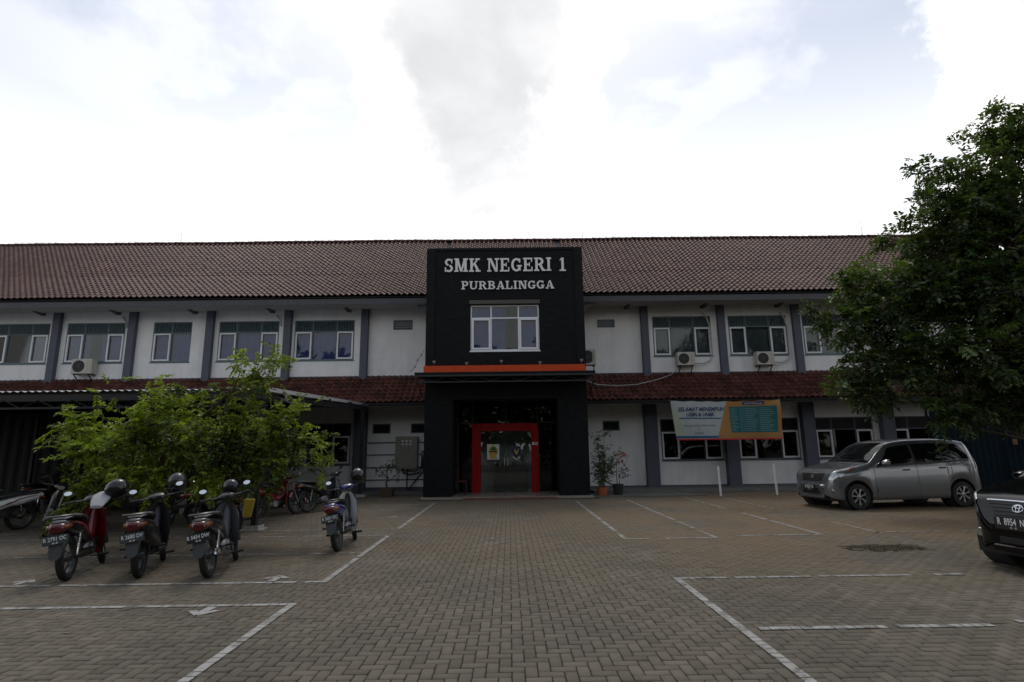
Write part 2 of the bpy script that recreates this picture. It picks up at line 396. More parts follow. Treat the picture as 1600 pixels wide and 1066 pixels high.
vis = (np.abs(cx0) < 0.96*cy0+2.2) & (cy0 < 20.0) & (cx0 > -19.5) & (cx0 < 15.5)
vis &= ~((cx0 > -2.9) & (cx0 < 2.75) & (cy0 > 17.75))
vis &= ~((cy0 > 18.3) & (cx0 > 2.6) & (cx0 < 6.0))
# the broken patch where grass grows
vis &= ~(((cx0-5.5)/0.62)**2+((cy0-8.72)/0.30)**2 < 1.0+0.3*np.sin(i_*2.1)+0.2*np.cos(j_*3.3))
H = vis & (k_ == 0); V_ = vis & (k_ == 3)
ctr = np.concatenate([np.stack([cx0[H]+A, cy0[H]+A/2], 1), np.stack([cx0[V_]+A/2, cy0[V_]+A], 1)])
isH = np.concatenate([np.ones(H.sum(), bool), np.zeros(V_.sum(), bool)])
n_ = len(ctr); rnd = np.clip(RNG.normal(0.5, 0.22, n_), 0, 1)
zj = RNG.normal(0, 0.0012, n_); tilt = RNG.normal(0, 0.006, (n_, 2)); rot = RNG.normal(0, 0.008, n_)
dist = np.hypot(ctr[:, 0], ctr[:, 1]-0)
inview = (ctr[:, 1] > 4.15) & (np.abs(ctr[:, 0]) < 0.87*ctr[:, 1]+0.3)
order = np.argsort(np.where(inview, dist, 1e9)); near = order[:300]; isn = np.zeros(n_, bool); isn[near] = True
for hz in (True, False):
    bv, bf = paver_base(2*A if hz else A, A if hz else 2*A)
    sel = np.where((isH == hz) & ~isn)[0]
    mats = np.zeros((len(sel), 3, 3)); mats[:, 0, 0] = 1; mats[:, 1, 1] = 1; mats[:, 2, 2] = 1
    mats[:, 0, 1] = -rot[sel]; mats[:, 1, 0] = rot[sel]; mats[:, 2, 0] = tilt[sel, 0]; mats[:, 2, 1] = tilt[sel, 1]
    trs = np.column_stack([ctr[sel], zj[sel]])
    V, F = instance_np(bv, bf, mats, trs)
    o = np_mesh('pavers', V, F, PAVER, pav, np.repeat(rnd[sel], len(bf))); o['kind'] = 'stuff'
pm = {}
for hz in (True, False):
    bv, bf = paver_base(2*A if hz else A, A if hz else 2*A)
    for q in range(8):
        o = np_mesh('paver', bv, bf, PAVER, None, np.full(len(bf), (q+0.5)/8)); pm[(hz, q)] = o.data; bpy.data.objects.remove(o)
for a in near:
    o = bpy.data.objects.new('paver', pm[(bool(isH[a]), min(7, int(rnd[a]*8)))]); link(o, pav)
    o.location = (ctr[a, 0], ctr[a, 1], zj[a]); o.rotation_euler = (tilt[a, 1], -tilt[a, 0], rot[a])
def paint_mat():
    m = mat('worn_road_paint', (0.50, 0.49, 0.45), 0.8); t = m.node_tree; b = t.nodes['Principled BSDF']
    g = t.nodes.new('ShaderNodeNewGeometry'); n = t.nodes.new('ShaderNodeTexNoise'); n.inputs['Scale'].default_value = 7; n.inputs['Detail'].default_value = 9; n.inputs['Roughness'].default_value = 0.75
    t.links.new(g.outputs['Position'], n.inputs['Vector'])
    r = t.nodes.new('ShaderNodeMapRange'); t.links.new(n.outputs[0], r.inputs[0]); r.inputs[1].default_value = 0.36; r.inputs[2].default_value = 0.52
    at = t.nodes.new('ShaderNodeAttribute'); at.attribute_name = 'rnd'
    s = t.nodes.new('ShaderNodeMath'); s.operation = 'SUBTRACT'; t.links.new(r.outputs[0], s.inputs[0]); t.links.new(at.outputs['Fac'], s.inputs[1]); s.use_clamp = True
    mx = t.nodes.new('ShaderNodeMix'); mx.data_type = 'RGBA'; t.links.new(s.outputs[0], mx.inputs[0])
    mx.inputs[6].default_value = (0.10, 0.09, 0.07, 1); mx.inputs[7].default_value = (0.36, 0.355, 0.33, 1); t.links.new(mx.outputs[2], b.inputs['Base Color'])
    return m
PAINT = paint_mat()
ZP = 0.0045
def lineh(x0, x1, y, wear=0.0, wd=1):
    wear = wear+0.06
    """painted line one paver wide along x, broken at every joint it crosses"""
    j = int(round(y/A)); b = MB(); i = int(round(x0/A)); ie = int(round(x1/A))
    while i < ie:
        k = (i-j) % 4; ln = {0: 2, 1: 1, 2: 1, 3: 1}[k]; ln = min(ln, ie-i); e = 0.005
        if random.random() > wear*0.22:
            w_ = wear*0.6+random.uniform(0, 0.18)
            b.add([(i*A+e, j*A+0.008, ZP), ((i+ln)*A-e, j*A+0.008, ZP), ((i+ln)*A-e, (j+wd)*A-0.008, ZP), (i*A+e, (j+wd)*A-0.008, ZP)], [(0, 1, 2, 3)], w_)
        i += ln
    if b.f: tag(b.build('painted_line', PAINT, fixn=False), kind='structure')
def linev(x, y0, y1, wear=0.0):
    wear = wear+0.06
    i = int(round(x/A)); b = MB(); j = int(round(y0/A)); je = int(round(y1/A))
    while j < je:
        k = (i-j) % 4; ln = {3: 2, 2: 1, 0: 1, 1: 1}[k]; ln = min(ln, je-j); e = 0.005
        if random.random() > wear*0.22:
            w_ = wear*0.6+random.uniform(0, 0.18)
            b.add([(i*A+0.006, j*A+e, ZP), ((i+1)*A-0.006, j*A+e, ZP), ((i+1)*A-0.006, (j+ln)*A-e, ZP), (i*A+0.006, (j+ln)*A-e, ZP)], [(0, 1, 2, 3)], w_)
        j += ln
    if b.f: tag(b.build('painted_line', PAINT, fixn=False), kind='structure')
XL = -2.25
linev(XL, 3.2, 6.03); lineh(-7.2, XL+A, 6.03, 0.15)
lineh(-8.5, XL+A, 7.05, 0.12); linev(XL, 7.14, 10.75, 0.05)
lineh(-9.5, XL, 8.88, 0.45); lineh(-9.5, XL, 10.75, 0.4); lineh(-10, XL+A, 11.55, 0.55)
linev(XL, 11.6, 17.0, 0.12); lineh(-6.5, XL, 13.5, 0.55); lineh(-7, XL, 15.3, 0.5); lineh(-7, XL, 16.6, 0.6)
linev(1.9, 9.99, 17.2, 0.15); lineh(1.9, 3.5, 9.9, 0.3); lineh(3.9, 5.4, 10.1, 0.4); linev(5.31, 10.15, 13.5, 0.1)
linev(3.46, 10.0, 17.4, 0.35); linev(5.31, 14.5, 18.2, 0.4); linev(6.41, 10.2, 11.8, 0.3); linev(6.43, 14.2, 17.6, 0.6)
lineh(6.4, 9.2, 10.25, 0.55); lineh(5.5, 6.4, 12.6, 0.75)
linev(1.85, 3.0, 6.9); lineh(1.85, 5.3, 6.93, 0.25); lineh(1.95, 4.05, 5.04, 0.05); lineh(4.3, 6.5, 5.13, 0.3)
def arrow(x, y, d, s=1.0, wear=0.1):
    b = MB(); q = 0.045
    b.add([(x-0.04*s, y, ZP), (x+0.05*s, y, ZP), (x+0.05*s, y+d*0.22*s, ZP), (x-0.04*s, y+d*0.22*s, ZP)], [(0, 1, 2, 3)], wear)
    t = y+d*0.22*s
    b.add([(x-0.16*s, t-d*0.08, ZP+.0015), (x-0.08*s, t-d*0.10, ZP+.0015), (x+0.01, t+d*0.04, ZP+.0015), (x-0.01, t+d*0.09*s, ZP+.0015)], [(0, 1, 2, 3)], wear+.1)
    b.add([(x+0.17*s, t-d*0.08, ZP+.0015), (x+0.09*s, t-d*0.10, ZP+.0015), (x+0.0, t+d*0.04, ZP+.0025), (x+0.02, t+d*0.09*s, ZP+.0025)], [(0, 1, 2, 3)], wear+.1)
    tag(b.build('painted_arrow', PAINT, fixn=False), kind='structure')
arrow(-5.9, 7.14, 1, 0.9, 0.0); arrow(-2.86, 7.14, 1, 1.0, 0.0); arrow(-2.98, 6.02, -1, 1.0, 0.0); arrow(-2.75, 13.59, 1, 0.9, 0.3)
# concrete apron and low kerb along the wall
def strip(name, x0, x1, y0, y1, z0, z1, m, n=1, rough=0.0):
    for k in range(n):
        a = x0+(x1-x0)*k/n; c = x0+(x1-x0)*(k+1)/n
        b = MB(); b.box(a+0.004, c-0.004, y0, y1, z0, z1+random.uniform(-rough, rough)); tag(b.build(name, m, bev=0.01), kind='structure')
strip('apron', 2.9, 14.9, 20.05, 21.95, -0.04, 0.06, CONC, 8, 0.004)
strip('apron', -20.0, -2.9, 20.05, 21.95, -0.04, 0.055, CONC, 10, 0.004)
strip('kerb', 3.0, 14.9, 19.75, 20.04, -0.04, 0.035, CONC, 9, 0.004)
strip('drain_edge', 3.0, 6.2, 18.32, 18.48, -0.03, 0.03, CONC, 3, 0.003)
b = MB(); b.box(2.62, 6.0, 18.48, 19.74, -0.04, 0.012); tag(b.build('apron', CONC), kind='structure')
# grass
GRASSM = leafmat('grass_blades', (0.025, 0.034, 0.012), (0.085, 0.09, 0.03), 0.2)
def grass(name, pts, h, m=GRASSM):
    pts = np.array(pts); n = len(pts); a = RNG.uniform(0, 6.28, n); hh = h*RNG.uniform(0.4, 1.2, n); wv = 0.004
    dx, dy = np.cos(a), np.sin(a); ln = RNG.uniform(0.1, 0.8, n)*hh
    V = np.stack([np.column_stack([pts[:, 0]-dy*wv, pts[:, 1]+dx*wv, np.full(n, -0.012)]), np.column_stack([pts[:, 0]+dy*wv, pts[:, 1]-dx*wv, np.full(n, -0.012)]),
                  np.column_stack([pts[:, 0]+dx*ln, pts[:, 1]+dy*ln, hh-0.012])], 1).reshape(-1, 3)
    F = np.arange(3*n).reshape(-1, 3)
    return tag(np_mesh(name, V, F, m, None, RNG.uniform(0, 1, n)), 'short grass and weeds growing through the yard paving', 'grass', kind='stuff')
pts = []
for _ in range(1100):
    a, r_ = random.uniform(0, 6.28), math.sqrt(random.random()); pts.append((5.5+0.62*r_*math.cos(a), 8.72+0.29*r_*math.sin(a)))
for _ in range(2600): pts.append((random.uniform(3.2, 6.4), random.choice([18.3, 19.72, 19.74])+random.gauss(0, 0.05)))
for _ in range(2200): pts.append((random.gauss(5.8, 0.9), random.gauss(14.3, 0.6)))
for _ in range(500): pts.append((random.uniform(6.2, 14), 19.73+random.gauss(0, 0.03)))
grass('grass', pts, 0.035)
b = MB()
b.add([(4.7, 8.3, -0.010), (6.3, 8.3, -0.010), (6.3, 9.15, -0.010), (4.7, 9.15, -0.010)], [(0, 1, 2, 3)]); tag(b.build('soil_patch', mat('dark_soil', (0.06, 0.04, 0.025), 0.95, noise_amt=0.4, bump=0.6)), kind='structure')
# fallen leaves scattered over the pavers
DRYL = leafmat('dry_leaf', (0.10, 0.05, 0.02), (0.30, 0.17, 0.05), 0.1)
n = 240; lx = np.concatenate([RNG.normal(-5, 1.6, 120), RNG.uniform(-6, 9, 60), RNG.normal(9, 1.8, 60)]); ly = np.concatenate([RNG.normal(9.6, 1.3, 120), RNG.uniform(4.5, 17, 60), RNG.normal(11.5, 1.6, 60)])
V = []; 
for x, y in zip(lx, ly):
    a = random.uniform(0, 6.28); l = random.uniform(0.018, 0.04); c, s = math.cos(a), math.sin(a)
    V += [(x-c*l, y-s*l, 0.006), (x+s*l*.4, y-c*l*.4, 0.012), (x+c*l, y+s*l, 0.008), (x-s*l*.4, y+c*l*.4, 0.014)]
tag(np_mesh('fallen_leaves', V, np.arange(4*n).reshape(-1, 4), DRYL, None, RNG.uniform(0, 1, n)), 'dry fallen leaves scattered over the grey pavers', 'leaves', kind='stuff')

# ------------------------------------------------------------------ the school building
W = 22.2
SB = thing('school_building', 'long two storey white school building with brown tiled roof and grey pillars', 'building', (0, W, 0))
def wall_open(x0, x1, z0, z1, y, th, ops, name, m, parent):
    xs = sorted({x0, x1}|{v for o in ops for v in o[:2]}); zs = sorted({z0, z1}|{v for o in ops for v in o[2:4]})
    b = MB()
    for a, c in zip(xs, xs[1:]):
        for d, e in zip(zs, zs[1:]):
            mx_, mz = (a+c)/2, (d+e)/2
            if any(o[0] < mx_ < o[1] and o[2] < mz < o[3] for o in ops): continue
            b.add([(a, y, d), (c, y, d), (c, y, e), (a, y, e)], [(0, 1, 2, 3)])
            b.add([(a, y+th, d), (c, y+th, d), (c, y+th, e), (a, y+th, e)], [(3, 2, 1, 0)])
    for o in ops:
        a, c, d, e = o[:4]
        b.add([(a, y, d), (c, y, d), (c, y, e), (a, y, e), (a, y+th, d), (c, y+th, d), (c, y+th, e), (a, y+th, e)], [(0, 4, 5, 1), (1, 5, 6, 2), (2, 6, 7, 3), (3, 7, 4, 0)])
    return b.build(name, m, parent, world=True, fixn=False)
upW = [(-23.75, -21.25, 'abc'), (-20.75, -18.38, 'abc'), (-17.70, -15.36, 'abc'), (-14.24, -12.70, 'ab'), (-11.62, -9.20, 'abc'), (-8.58, -6.17, 'abc'),
       (5.83, 8.20, 'abc'), (8.90, 11.26, 'abc'), (11.90, 14.30, 'abc'), (15.0, 17.3, 'abc')]
loW = [(-8.55, -6.15, 'abc'), (-11.65, -9.2, 'abc'), (-14.7, -12.3, 'abc'), (-17.7, -15.4, 'abc'), (5.90, 8.32, 'abc'), (8.90, 11.31, 'abc'), (11.93, 14.24, 'abc'), (14.9, 17.3, 'abc')]
ventU = [(-4.62, -3.84, 6.30, 6.70), (3.60, 4.31, 6.30, 6.63)]
ventL = [(-5.32, -4.62, 2.18, 2.56), (-3.83, -3.13, 2.18, 2.56), (3.65, 4.32, 2.18, 2.57)]
UZ0, UZ1, ULV = 5.10, 6.73, 6.28; LZ0, LZ1, LLV = 1.02, 2.60, 2.13
ops = [(a, c, UZ0, UZ1) for a, c, _ in upW]+ventU+[(a, c, LZ0, LZ1) for a, c, _ in loW]+ventL+[(-1.9, 1.8, 0.0, 3.2)]
BX0, BX1 = -27.0, 21.3
wall_open(BX0, BX1, -0.05, 7.6, W, 0.15, ops, 'wall', WALL, SB)
b = MB(); b.box(BX0, BX1, 31.0, 31.2, -0.05, 7.6); b.box(BX1-0.15, BX1, W+0.15, 31.0, -0.05, 7.6); b.box(BX0, BX0+0.15, W+0.15, 31.0, -0.05, 7.6); b.build('rear_wall', WALL, SB, world=True)
b = MB(); b.box(BX0+0.2, BX1-0.2, W+0.16, 30.9, 3.55, 3.75); b.box(BX0+0.2, BX1-0.2, W+0.16, 30.9, 7.2, 7.3); b.box(BX0+.2, BX1-.2, W+.16, 30.9, -0.03, 0.10); b.build('floor_slab', WALLD, SB, world=True)
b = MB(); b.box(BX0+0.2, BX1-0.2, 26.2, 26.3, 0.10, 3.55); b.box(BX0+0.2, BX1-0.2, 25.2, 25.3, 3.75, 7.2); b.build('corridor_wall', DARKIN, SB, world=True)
b = MB(); b.box(BX0, -6.1, W-0.03, W-0.001, -0.04, 0.10); b.box(-5.57, -2.76, W-0.03, W-0.001, -0.04, 0.16); b.box(2.6, 5.27, W-0.03, W-0.001, -0.04, 0.10); b.box(5.68, BX1, W-0.03, W-0.001, -0.04, 0.10); b.build('skirting', TRIM, SB, world=True)
# pillars
for x in (-21.26, -18.18, -15.16, -12.07, -8.96, -5.88, 5.34, 8.43, 11.46, 14.55, 17.65, 20.7):
    b = MB(); b.box(x, x+0.29, W-0.20, W-0.002, 4.2, 7.32); b.build('pillar', TRIM, SB, world=True, bev=0.012)
    b = MB(); b.box(x-0.10, x+0.38, W-0.30, W-0.002, -0.04, 3.9); b.build('pillar', TRIM, SB, world=True, bev=0.012)
    b = MB(); b.prism([(W-0.02, 7.32), (W-0.95, 7.32), (W-0.95, 7.22), (W-0.80, 7.16), (W-0.02, 7.04)], x-0.62, x-0.45, 'yz'); b.build('beam_end', FASCIA, SB, world=True)
# grooves on the white wall left of the tower
for z in (1.83, 1.37, 0.89, 0.43):
    b = MB(); b.box(-5.49, -2.76, W-0.022, W-0.001, z-0.022, z+0.022); b.build('wall_band', TRIM, SB, world=True)
def casement(b, x0, x1, z0, z1, y, t=0.055, d=0.05):
    b.box(x0, x1, y, y+d, z0, z0+t); b.box(x0, x1, y, y+d, z1-t, z1); b.box(x0, x0+t, y, y+d, z0+t, z1-t); b.box(x1-t, x1, y, y+d, z0+t, z1-t)
def curtain(x0, x1, z0, z1, y, m, parent, amp=0.018, gap=None):
    n = int((x1-x0)/0.028); b = MB(); top = []; bot = []
    for i in range(n+1):
        x = x0+(x1-x0)*i/n; yy = y+amp*math.sin(i*0.95+math.sin(i*0.31)*1.6)+amp*0.5*math.sin(i*0.37)
        top.append((x, yy, z1)); bot.append((x, yy+0.01*math.sin(i*0.7), z0))
    vs = bot+top; fs = []
    for i in range(n):
        xm = x0+(x1-x0)*(i+.5)/n
        if gap and gap[0] < xm < gap[1]: continue
        fs.append((i, i+1, n+2+i, n+1+i))
    b.add(vs, fs); return b.build('curtain', m, parent, world=True, smooth='all')
def window(x0, x1, z0, z1, zl, pat, y, parent, frame_m, cur=None, gap=None, gm=GLASS, louver=True, open_mid=False):
    """green outer frame > white casements, panes, louvres, curtain"""
    t = 0.045; b = MB(); ym = y+0.03
    b.box(x0, x1, ym, ym+0.07, z0, z0+t); b.box(x0, x1, ym, ym+0.07, z1-t, z1); b.box(x0, x0+t, ym, ym+0.07, z0+t, z1-t); b.box(x1-t, x1, ym, ym+0.07, z0+t, z1-t)
    b.box(x0+t, x1-t, ym, ym+0.07, zl-t/2, zl+t/2)
    wd = x1-x0
    cuts = [x0, x0+wd*0.30, x0+wd*0.70, x1] if pat == 'abc' else [x0, x0+wd*0.48, x1]
    for c in cuts[1:-1]: b.box(c-t/2, c+t/2, ym+0.001, ym+0.071, z0+t, zl-t/2); b.box(c-t/2, c+t/2, ym+0.001, ym+0.071, zl+t/2, z1-t)
    wn = b.build('window', frame_m, parent, world=True)
    for k in range(len(cuts)-1):
        a, c = cuts[k]+(t if k == 0 else t/2), cuts[k+1]-(t if k == len(cuts)-2 else t/2)
        if k != 1:
            b = MB(); casement(b, a+0.002, c-0.002, z0+t+0.002, zl-t/2-0.002, ym-0.035, 0.06, 0.06); b.build('casement', FRAMEW, wn, world=True, bev=0.004)
        g = MB(); g.box(a+0.004, c-0.004, ym+0.028, ym+0.034, z0+t+0.004, zl-t/2-0.004); g.build('pane', gm, wn, world=True)
        if louver:
            b = MB(); n = max(4, int((c-a)/0.062))
            for i in range(n):
                xx = a+(c-a)*(i+0.5)/n; b.box(xx-0.012, xx+0.012, ym+0.01, ym+0.05, zl+t/2, z1-t)
            b.build('louver', GREEN if frame_m is GREEN else DARKST, wn, world=True)
        else:
            g = MB(); g.box(a+0.004, c-0.004, ym+0.028, ym+0.034, zl+t/2+0.003, z1-t-0.003); g.build('pane', gm, wn, world=True)
    if cur: curtain(x0+0.02, x1-0.02, z0+0.02, (zl if louver else z1-0.05), ym+0.16, cur, wn, gap=gap)
    b = MB(); b.box(x0-0.03, x1+0.03, y-0.025, y+0.03, z0-0.04, z0-0.002); b.build('sill', frame_m, wn, world=True)
    return wn
for k, (a, c, p) in enumerate(upW):
    left = a < 0
    window(a, c, UZ0, UZ1, ULV, p, W, SB, GREEN, CURT if left else CURTG, gap=((a+0.9, a+1.35) if k in (1, 2) else None))
for a, c, p in loW: window(a, c, LZ0, LZ1, LLV, p, W, SB, TRIM, None, gm=GLASSD)
PALESLAT = mat('pale_glass_slat', (0.42, 0.45, 0.48), 0.3)
for (a, c, d, e) in ventU+ventL:
    b = MB(); casement(b, a, c, d, e, W+0.02, 0.04, 0.05); v = b.build('vent', GREEN, SB, world=True)
    for i in range(3):
        z = d+0.06+(e-d-0.1)*(i+0.5)/3; b = MB(); b.obox(((a+c)/2, W+0.07, z), ((c-a)/2-0.045, 0.05, 0.004), (math.radians(-38), 0, 0)); b.build('glass_slat', GREYP if d < 4 else PALESLAT, v, world=True)
# roof deck, fascia and tiles
EY, EZ = 20.95, 7.40; KY, KZ = 23.2, 8.97; RY, RZ = 26.8, 11.80
def slab(b, y0, z0, y1, z1, x0, x1, th, dn=0.06):
    b.add([(x0, y0, z0-dn), (x1, y0, z0-dn), (x1, y1, z1-dn), (x0, y1, z1-dn), (x0, y0, z0-dn-th), (x1, y0, z0-dn-th), (x1, y1, z1-dn-th), (x0, y1, z1-dn-th)],
          [(0,1,2,3),(7,6,5,4),(0,4,5,1),(1,5,6,2),(2,6,7,3),(3,7,4,0)])
b = MB(); slab(b, EY+0.02, EZ, KY, KZ, BX0-0.8, BX1+0.5, 0.06); slab(b, KY, KZ, RY, RZ, BX0-0.8, BX1+0.5, 0.06); slab(b, RY, RZ, 32.6, 7.4, BX0-0.8, BX1+0.5, 0.06); b.build('roof_deck', DARKIN, SB, world=True)
for x in (BX0, BX1-0.15):
    b = MB(); b.prism([(W, 7.6), (31.2, 7.6), (RY, RZ-0.16), (KY, KZ-0.16)], x, x+0.15, 'yz'); b.build('gable', WALL, SB, world=True)
for a, c in ((BX0-0.8, -2.79), (2.61, BX1+0.5)):
    b = MB(); b.box(a, c, EY+0.02, EY+0.05, 7.06, 7.325); b.box(a, c, EY+0.055, W-0.01, 7.30, 7.325); b.build('fascia', FASCIA, SB, world=True)
    b = MB(); b.box(a, c, EY+0.06, W-0.21, 7.12, 7.15); b.build('soffit', WALLD, SB, world=True)
TW = 0.222
def tile_base(w_, l, amp=0.040, lift=0.034):
    n = 7; v = []
    for row, (yy, up) in enumerate(((0.0, lift), (l*1.12, 0.0))):
        for i in range(n):
            t = i/(n-1); x = t*w_*1.04
            z = amp*math.sin(2*math.pi*(t-0.12))*(1.0 if t > 0.12 and t < 0.62 else 0.72)
            v.append((x, yy, z+up))
    for i in range(n): v.append((v[i][0], 0.003, v[i][2]-0.024))
    for i in range(n): v.append((v[i][0], 0.0, v[i][2]))
    f = [(i, i+1, n+i+1, n+i) for i in range(n-1)]+[(2*n+i, 2*n+i+1, 3*n+i+1, 3*n+i) for i in range(n-1)]
    return np.array(v), np.array(f)
def sag(x, y): return 0.010*math.sin(x*0.41+y*0.4)+0.006*math.sin(x*1.07+1.1)+0.006
def roof_tiles(segs, xr, m, name, npick, seed):
    """segs: list of (y0,z0,y1,z1); xr list of (x0,x1); each tile its own block, the nearest ones single parts"""
    rg = np.random.default_rng(seed); allV = []; recs = []
    for (y0, z0, y1, z1) in segs:
        Ls = math.hypot(y1-y0, z1-z0); nr = max(1, round(Ls/0.285)); ex = Ls/nr; sy, sz = (y1-y0)/Ls, (z1-z0)/Ls
        bv, bf = tile_base(TW, ex)
        Mx = np.array([[1, 0, 0], [0, sy, -sz], [0, sz, sy]])
        for r in range(nr):
            oy, oz = y0+sy*ex*r, z0+sz*ex*r
            for (a, c) in xr:
                k = int((c-a)/TW)
                for i in range(k): recs.append((a+i*TW+rg.normal(0, 0.002), oy+rg.normal(0, 0.003)*sy, oz+rg.normal(0, 0.0015)+sag(a+i*TW, oy), rg.uniform(0, 1), 0.0))
        segrec = np.array(recs); recs = []
        allV.append((bv, bf, Mx, segrec))
    picked = 0
    tot = np.concatenate([np.column_stack([np.hypot(np.hypot(s[3][:, 0], s[3][:, 1]), s[3][:, 2]-1.5)]) for s in allV]).ravel()
    thr = np.sort(tot)[min(npick, len(tot)-1)]
    for bv, bf, Mx, R in allV:
        d = np.hypot(np.hypot(R[:, 0], R[:, 1]), R[:, 2]-1.5); nr_ = d < thr
        S = R[~nr_]; k = len(S); mats = np.repeat(Mx[None], k, 0)
        if k:
            V, F = instance_np(bv, bf, mats, S[:, :3]-np.array([0, W, 0])); o = np_mesh(name+'s', V, F, m, SB, np.repeat(S[:, 3], len(bf)), smooth=True); o['kind'] = 'stuff'
        if nr_.any():
            vs = []
            for q in range(8):
                o = np_mesh(name, bv@Mx.T, bf, m, None, np.full(len(bf), (q+.5)/8), smooth=True); vs.append(o.data); bpy.data.objects.remove(o)
            for r in R[nr_]:
                o = bpy.data.objects.new(name, vs[min(7, int(r[3]*8))]); link(o, SB); o.location = (r[0], r[1]-W, r[2])
roof_tiles([(EY-0.05, EZ, KY, KZ), (KY, KZ+0.012, RY, RZ)], [(BX0-0.8, -2.78), (2.62, BX1+0.4)], TILE1, 'roof_tile', 300, 1)
roof_tiles([(KY+0.5, KZ+0.012+0.5*0.786, RY, RZ)], [(-2.78, 2.5)], TILE1, 'roof_tile', 0, 5)
b = MB(); n = 150
for k in range(n):
    x = BX0-0.8+(BX1-BX0+1.3)*k/n; l = (BX1-BX0+1.3)/n
    R = []
    for q, (dx, s) in enumerate(((0, 1.12), (l*0.2, 1.05), (l*1.1, 0.92))):
        R.append([(x+dx, RY+0.14*s*math.cos(a), RZ-0.02+0.12*s*math.sin(a)+sag(x+dx, RY)+(0.008 if k % 3 == 1 else 0)) for a in [math.pi*i/6 for i in range(7)]])
    b.rings(R, cap=False, closed=False)
b.r = []
o = b.build('ridge_tiles', TILE1, SB, world=True, smooth=True, rnd=0.35); o['kind'] = 'stuff'
# lower canopy: red tiles
CY0, CZ0, CY1, CZ1 = 20.70, 3.26, W, 4.40
b = MB(); slab(b, CY0+0.02, CZ0, CY1-0.01, CZ1, BX0, -2.79, 0.05, 0.03); slab(b, CY0+0.02, CZ0, CY1-0.01, CZ1, 2.61, BX1, 0.05, 0.03); b.build('canopy_deck', DARKIN, SB, world=True)
roof_tiles([(CY0-0.04, CZ0, CY1-0.02, CZ1)], [(BX0, -2.78), (2.62, BX1)], TILE2, 'canopy_tile', 300, 2)
for a, c in ((BX0, -2.79), (2.61, BX1)):
    b = MB(); b.box(a, c, W-0.06, W-0.001, 4.38, 4.44); b.build('flashing', FASCIA, SB, world=True)
    b = MB(); b.box(a, c, CY0+0.10, CY0+0.16, 3.10, 3.20); b.build('canopy_beam', DARKST, SB, world=True)
for x in (-3.2, 3.05):
    b = MB(); b.prism([(x-0.32, 7.05), (x+0.32, 7.05), (x+0.26, 6.88), (x+0.16, 6.86), (x+0.12, 6.72), (x+0.0, 6.70), (x-0.14, 6.9)] if x < 0 else [(x+0.32, 7.05), (x-0.32, 7.05), (x-0.26, 6.88), (x-0.3, 6.70), (x-0.1, 6.72), (x+0.1, 6.86), (x+0.2, 6.9)], W-1.1, W-0.95, 'xz'); b.build('bracket', FASCIA, SB, world=True)
for x, z in ((-16.32, 12.8), (3.8, 12.8), (17.93, 12.8)):
    b = MB(); b.tube([(x, RY, RZ), (x, RY, z)], [0.012, 0.006], 5); b.build('lightning_rod', STEEL, SB, world=True)
b = MB(); pts = [(BX0+k*1.3, RY, RZ+0.20+0.03*math.sin(k*1.7)) for k in range(36)]; b.tube(pts, 0.007, 4); b.build('lightning_wire', STEEL, SB, world=True)

# ------------------------------------------------------------------ entrance tower
T = 18.6; TX0, TX1 = -2.76, 2.58; TZ = 8.37
ET = thing('entrance_tower', 'black stone entrance tower with raised white school name above a red framed door', 'building', (0, T, 0))
b = MB()
wall_open(TX0, TX1, 3.15, TZ, T, 0.2, [(-1.27, 1.06, 4.76, 6.36)], 'front_wall', STONE, ET)
b = MB(); b.box(TX0, TX0+0.2, T+0.2, W-0.03, 4.5, TZ); b.box(TX1-0.2, TX1, T+0.2, W-0.03, 4.5, TZ); b.box(TX0, TX0+0.2, T+0.2, W+0.6, 4.5+2.9, TZ-.001); b.box(TX0, TX0+0.2, 19.6, W-0.03, 0, 4.5); b.box(TX1-0.2, TX1, 19.6, W-0.03, 0, 4.5)
b.box(TX0+.2, TX1-.2, T+.2, 23.4, TZ-.2, TZ-.01); b.box(TX1-0.2, TX1, W-0.02, 23.6, 7.4, TZ-.001); b.box(TX0, TX0+.2, W+0.61, 23.6, 7.4, TZ-.001); b.build('side_wall', STONE, ET, world=True)
for a, c in ((TX0, -1.84), (1.63, TX1)):
    b = MB(); b.box(a-0.015, c, T-0.02, T+1.0, 0.05, 3.15); b.build('column', STONE, ET, world=True, bev=0.01)
for a, c in ((TX0-0.012, TX0+0.29), (TX1-0.29, TX1+0.012)):
    b = MB(); b.box(a, c, T-0.035, T-0.001, 4.24, TZ+0.02); b.build('pilaster', STONE, ET, world=True, bev=0.006)
b = MB(); b.box(TX0+0.291, TX1-0.291, T-0.035, T-0.001, 8.30, TZ+0.02); b.build('parapet_band', STONE, ET, world=True)
# stone courses: long thin slabs, a few millimetres proud of each other
def course(x0, x1, z0, z1, y):
    b = MB(); z = z0; row = 0
    while z < z1-0.02:
        hgt = min(0.10, z1-z); x = x0-random.uniform(0, 0.5)
        while x < x1:
            l = random.uniform(0.45, 0.75); a, c = max(x, x0), min(x+l, x1); x += l
            if c-a < 0.03: continue
            if not (c <= -1.33 or a >= 1.12 or z+hgt <= 4.68 or z >= 6.52) : continue
            b.box(a+0.003, c-0.003, y-random.uniform(0.004, 0.012), y-0.0005, z+0.003, z+hgt-0.003)
        z += hgt; row += 1
    o = b.build('stone_slabs', STONE, ET, world=True); o['kind'] = 'stuff'
course(TX0+0.30, TX1-0.30, 4.26, 8.29, T); course(TX0-0.01, -1.845, 0.10, 3.13, T-0.02); course(1.635, TX1-0.005, 0.10, 3.13, T-0.02)
b = MB(); b.box(-1.30, 1.09, T-0.10, T-0.013, 6.37, 6.50); b.build('window_hood', mat('brown_grey_lintel', (0.075, 0.07, 0.062), 0.7), ET, world=True)
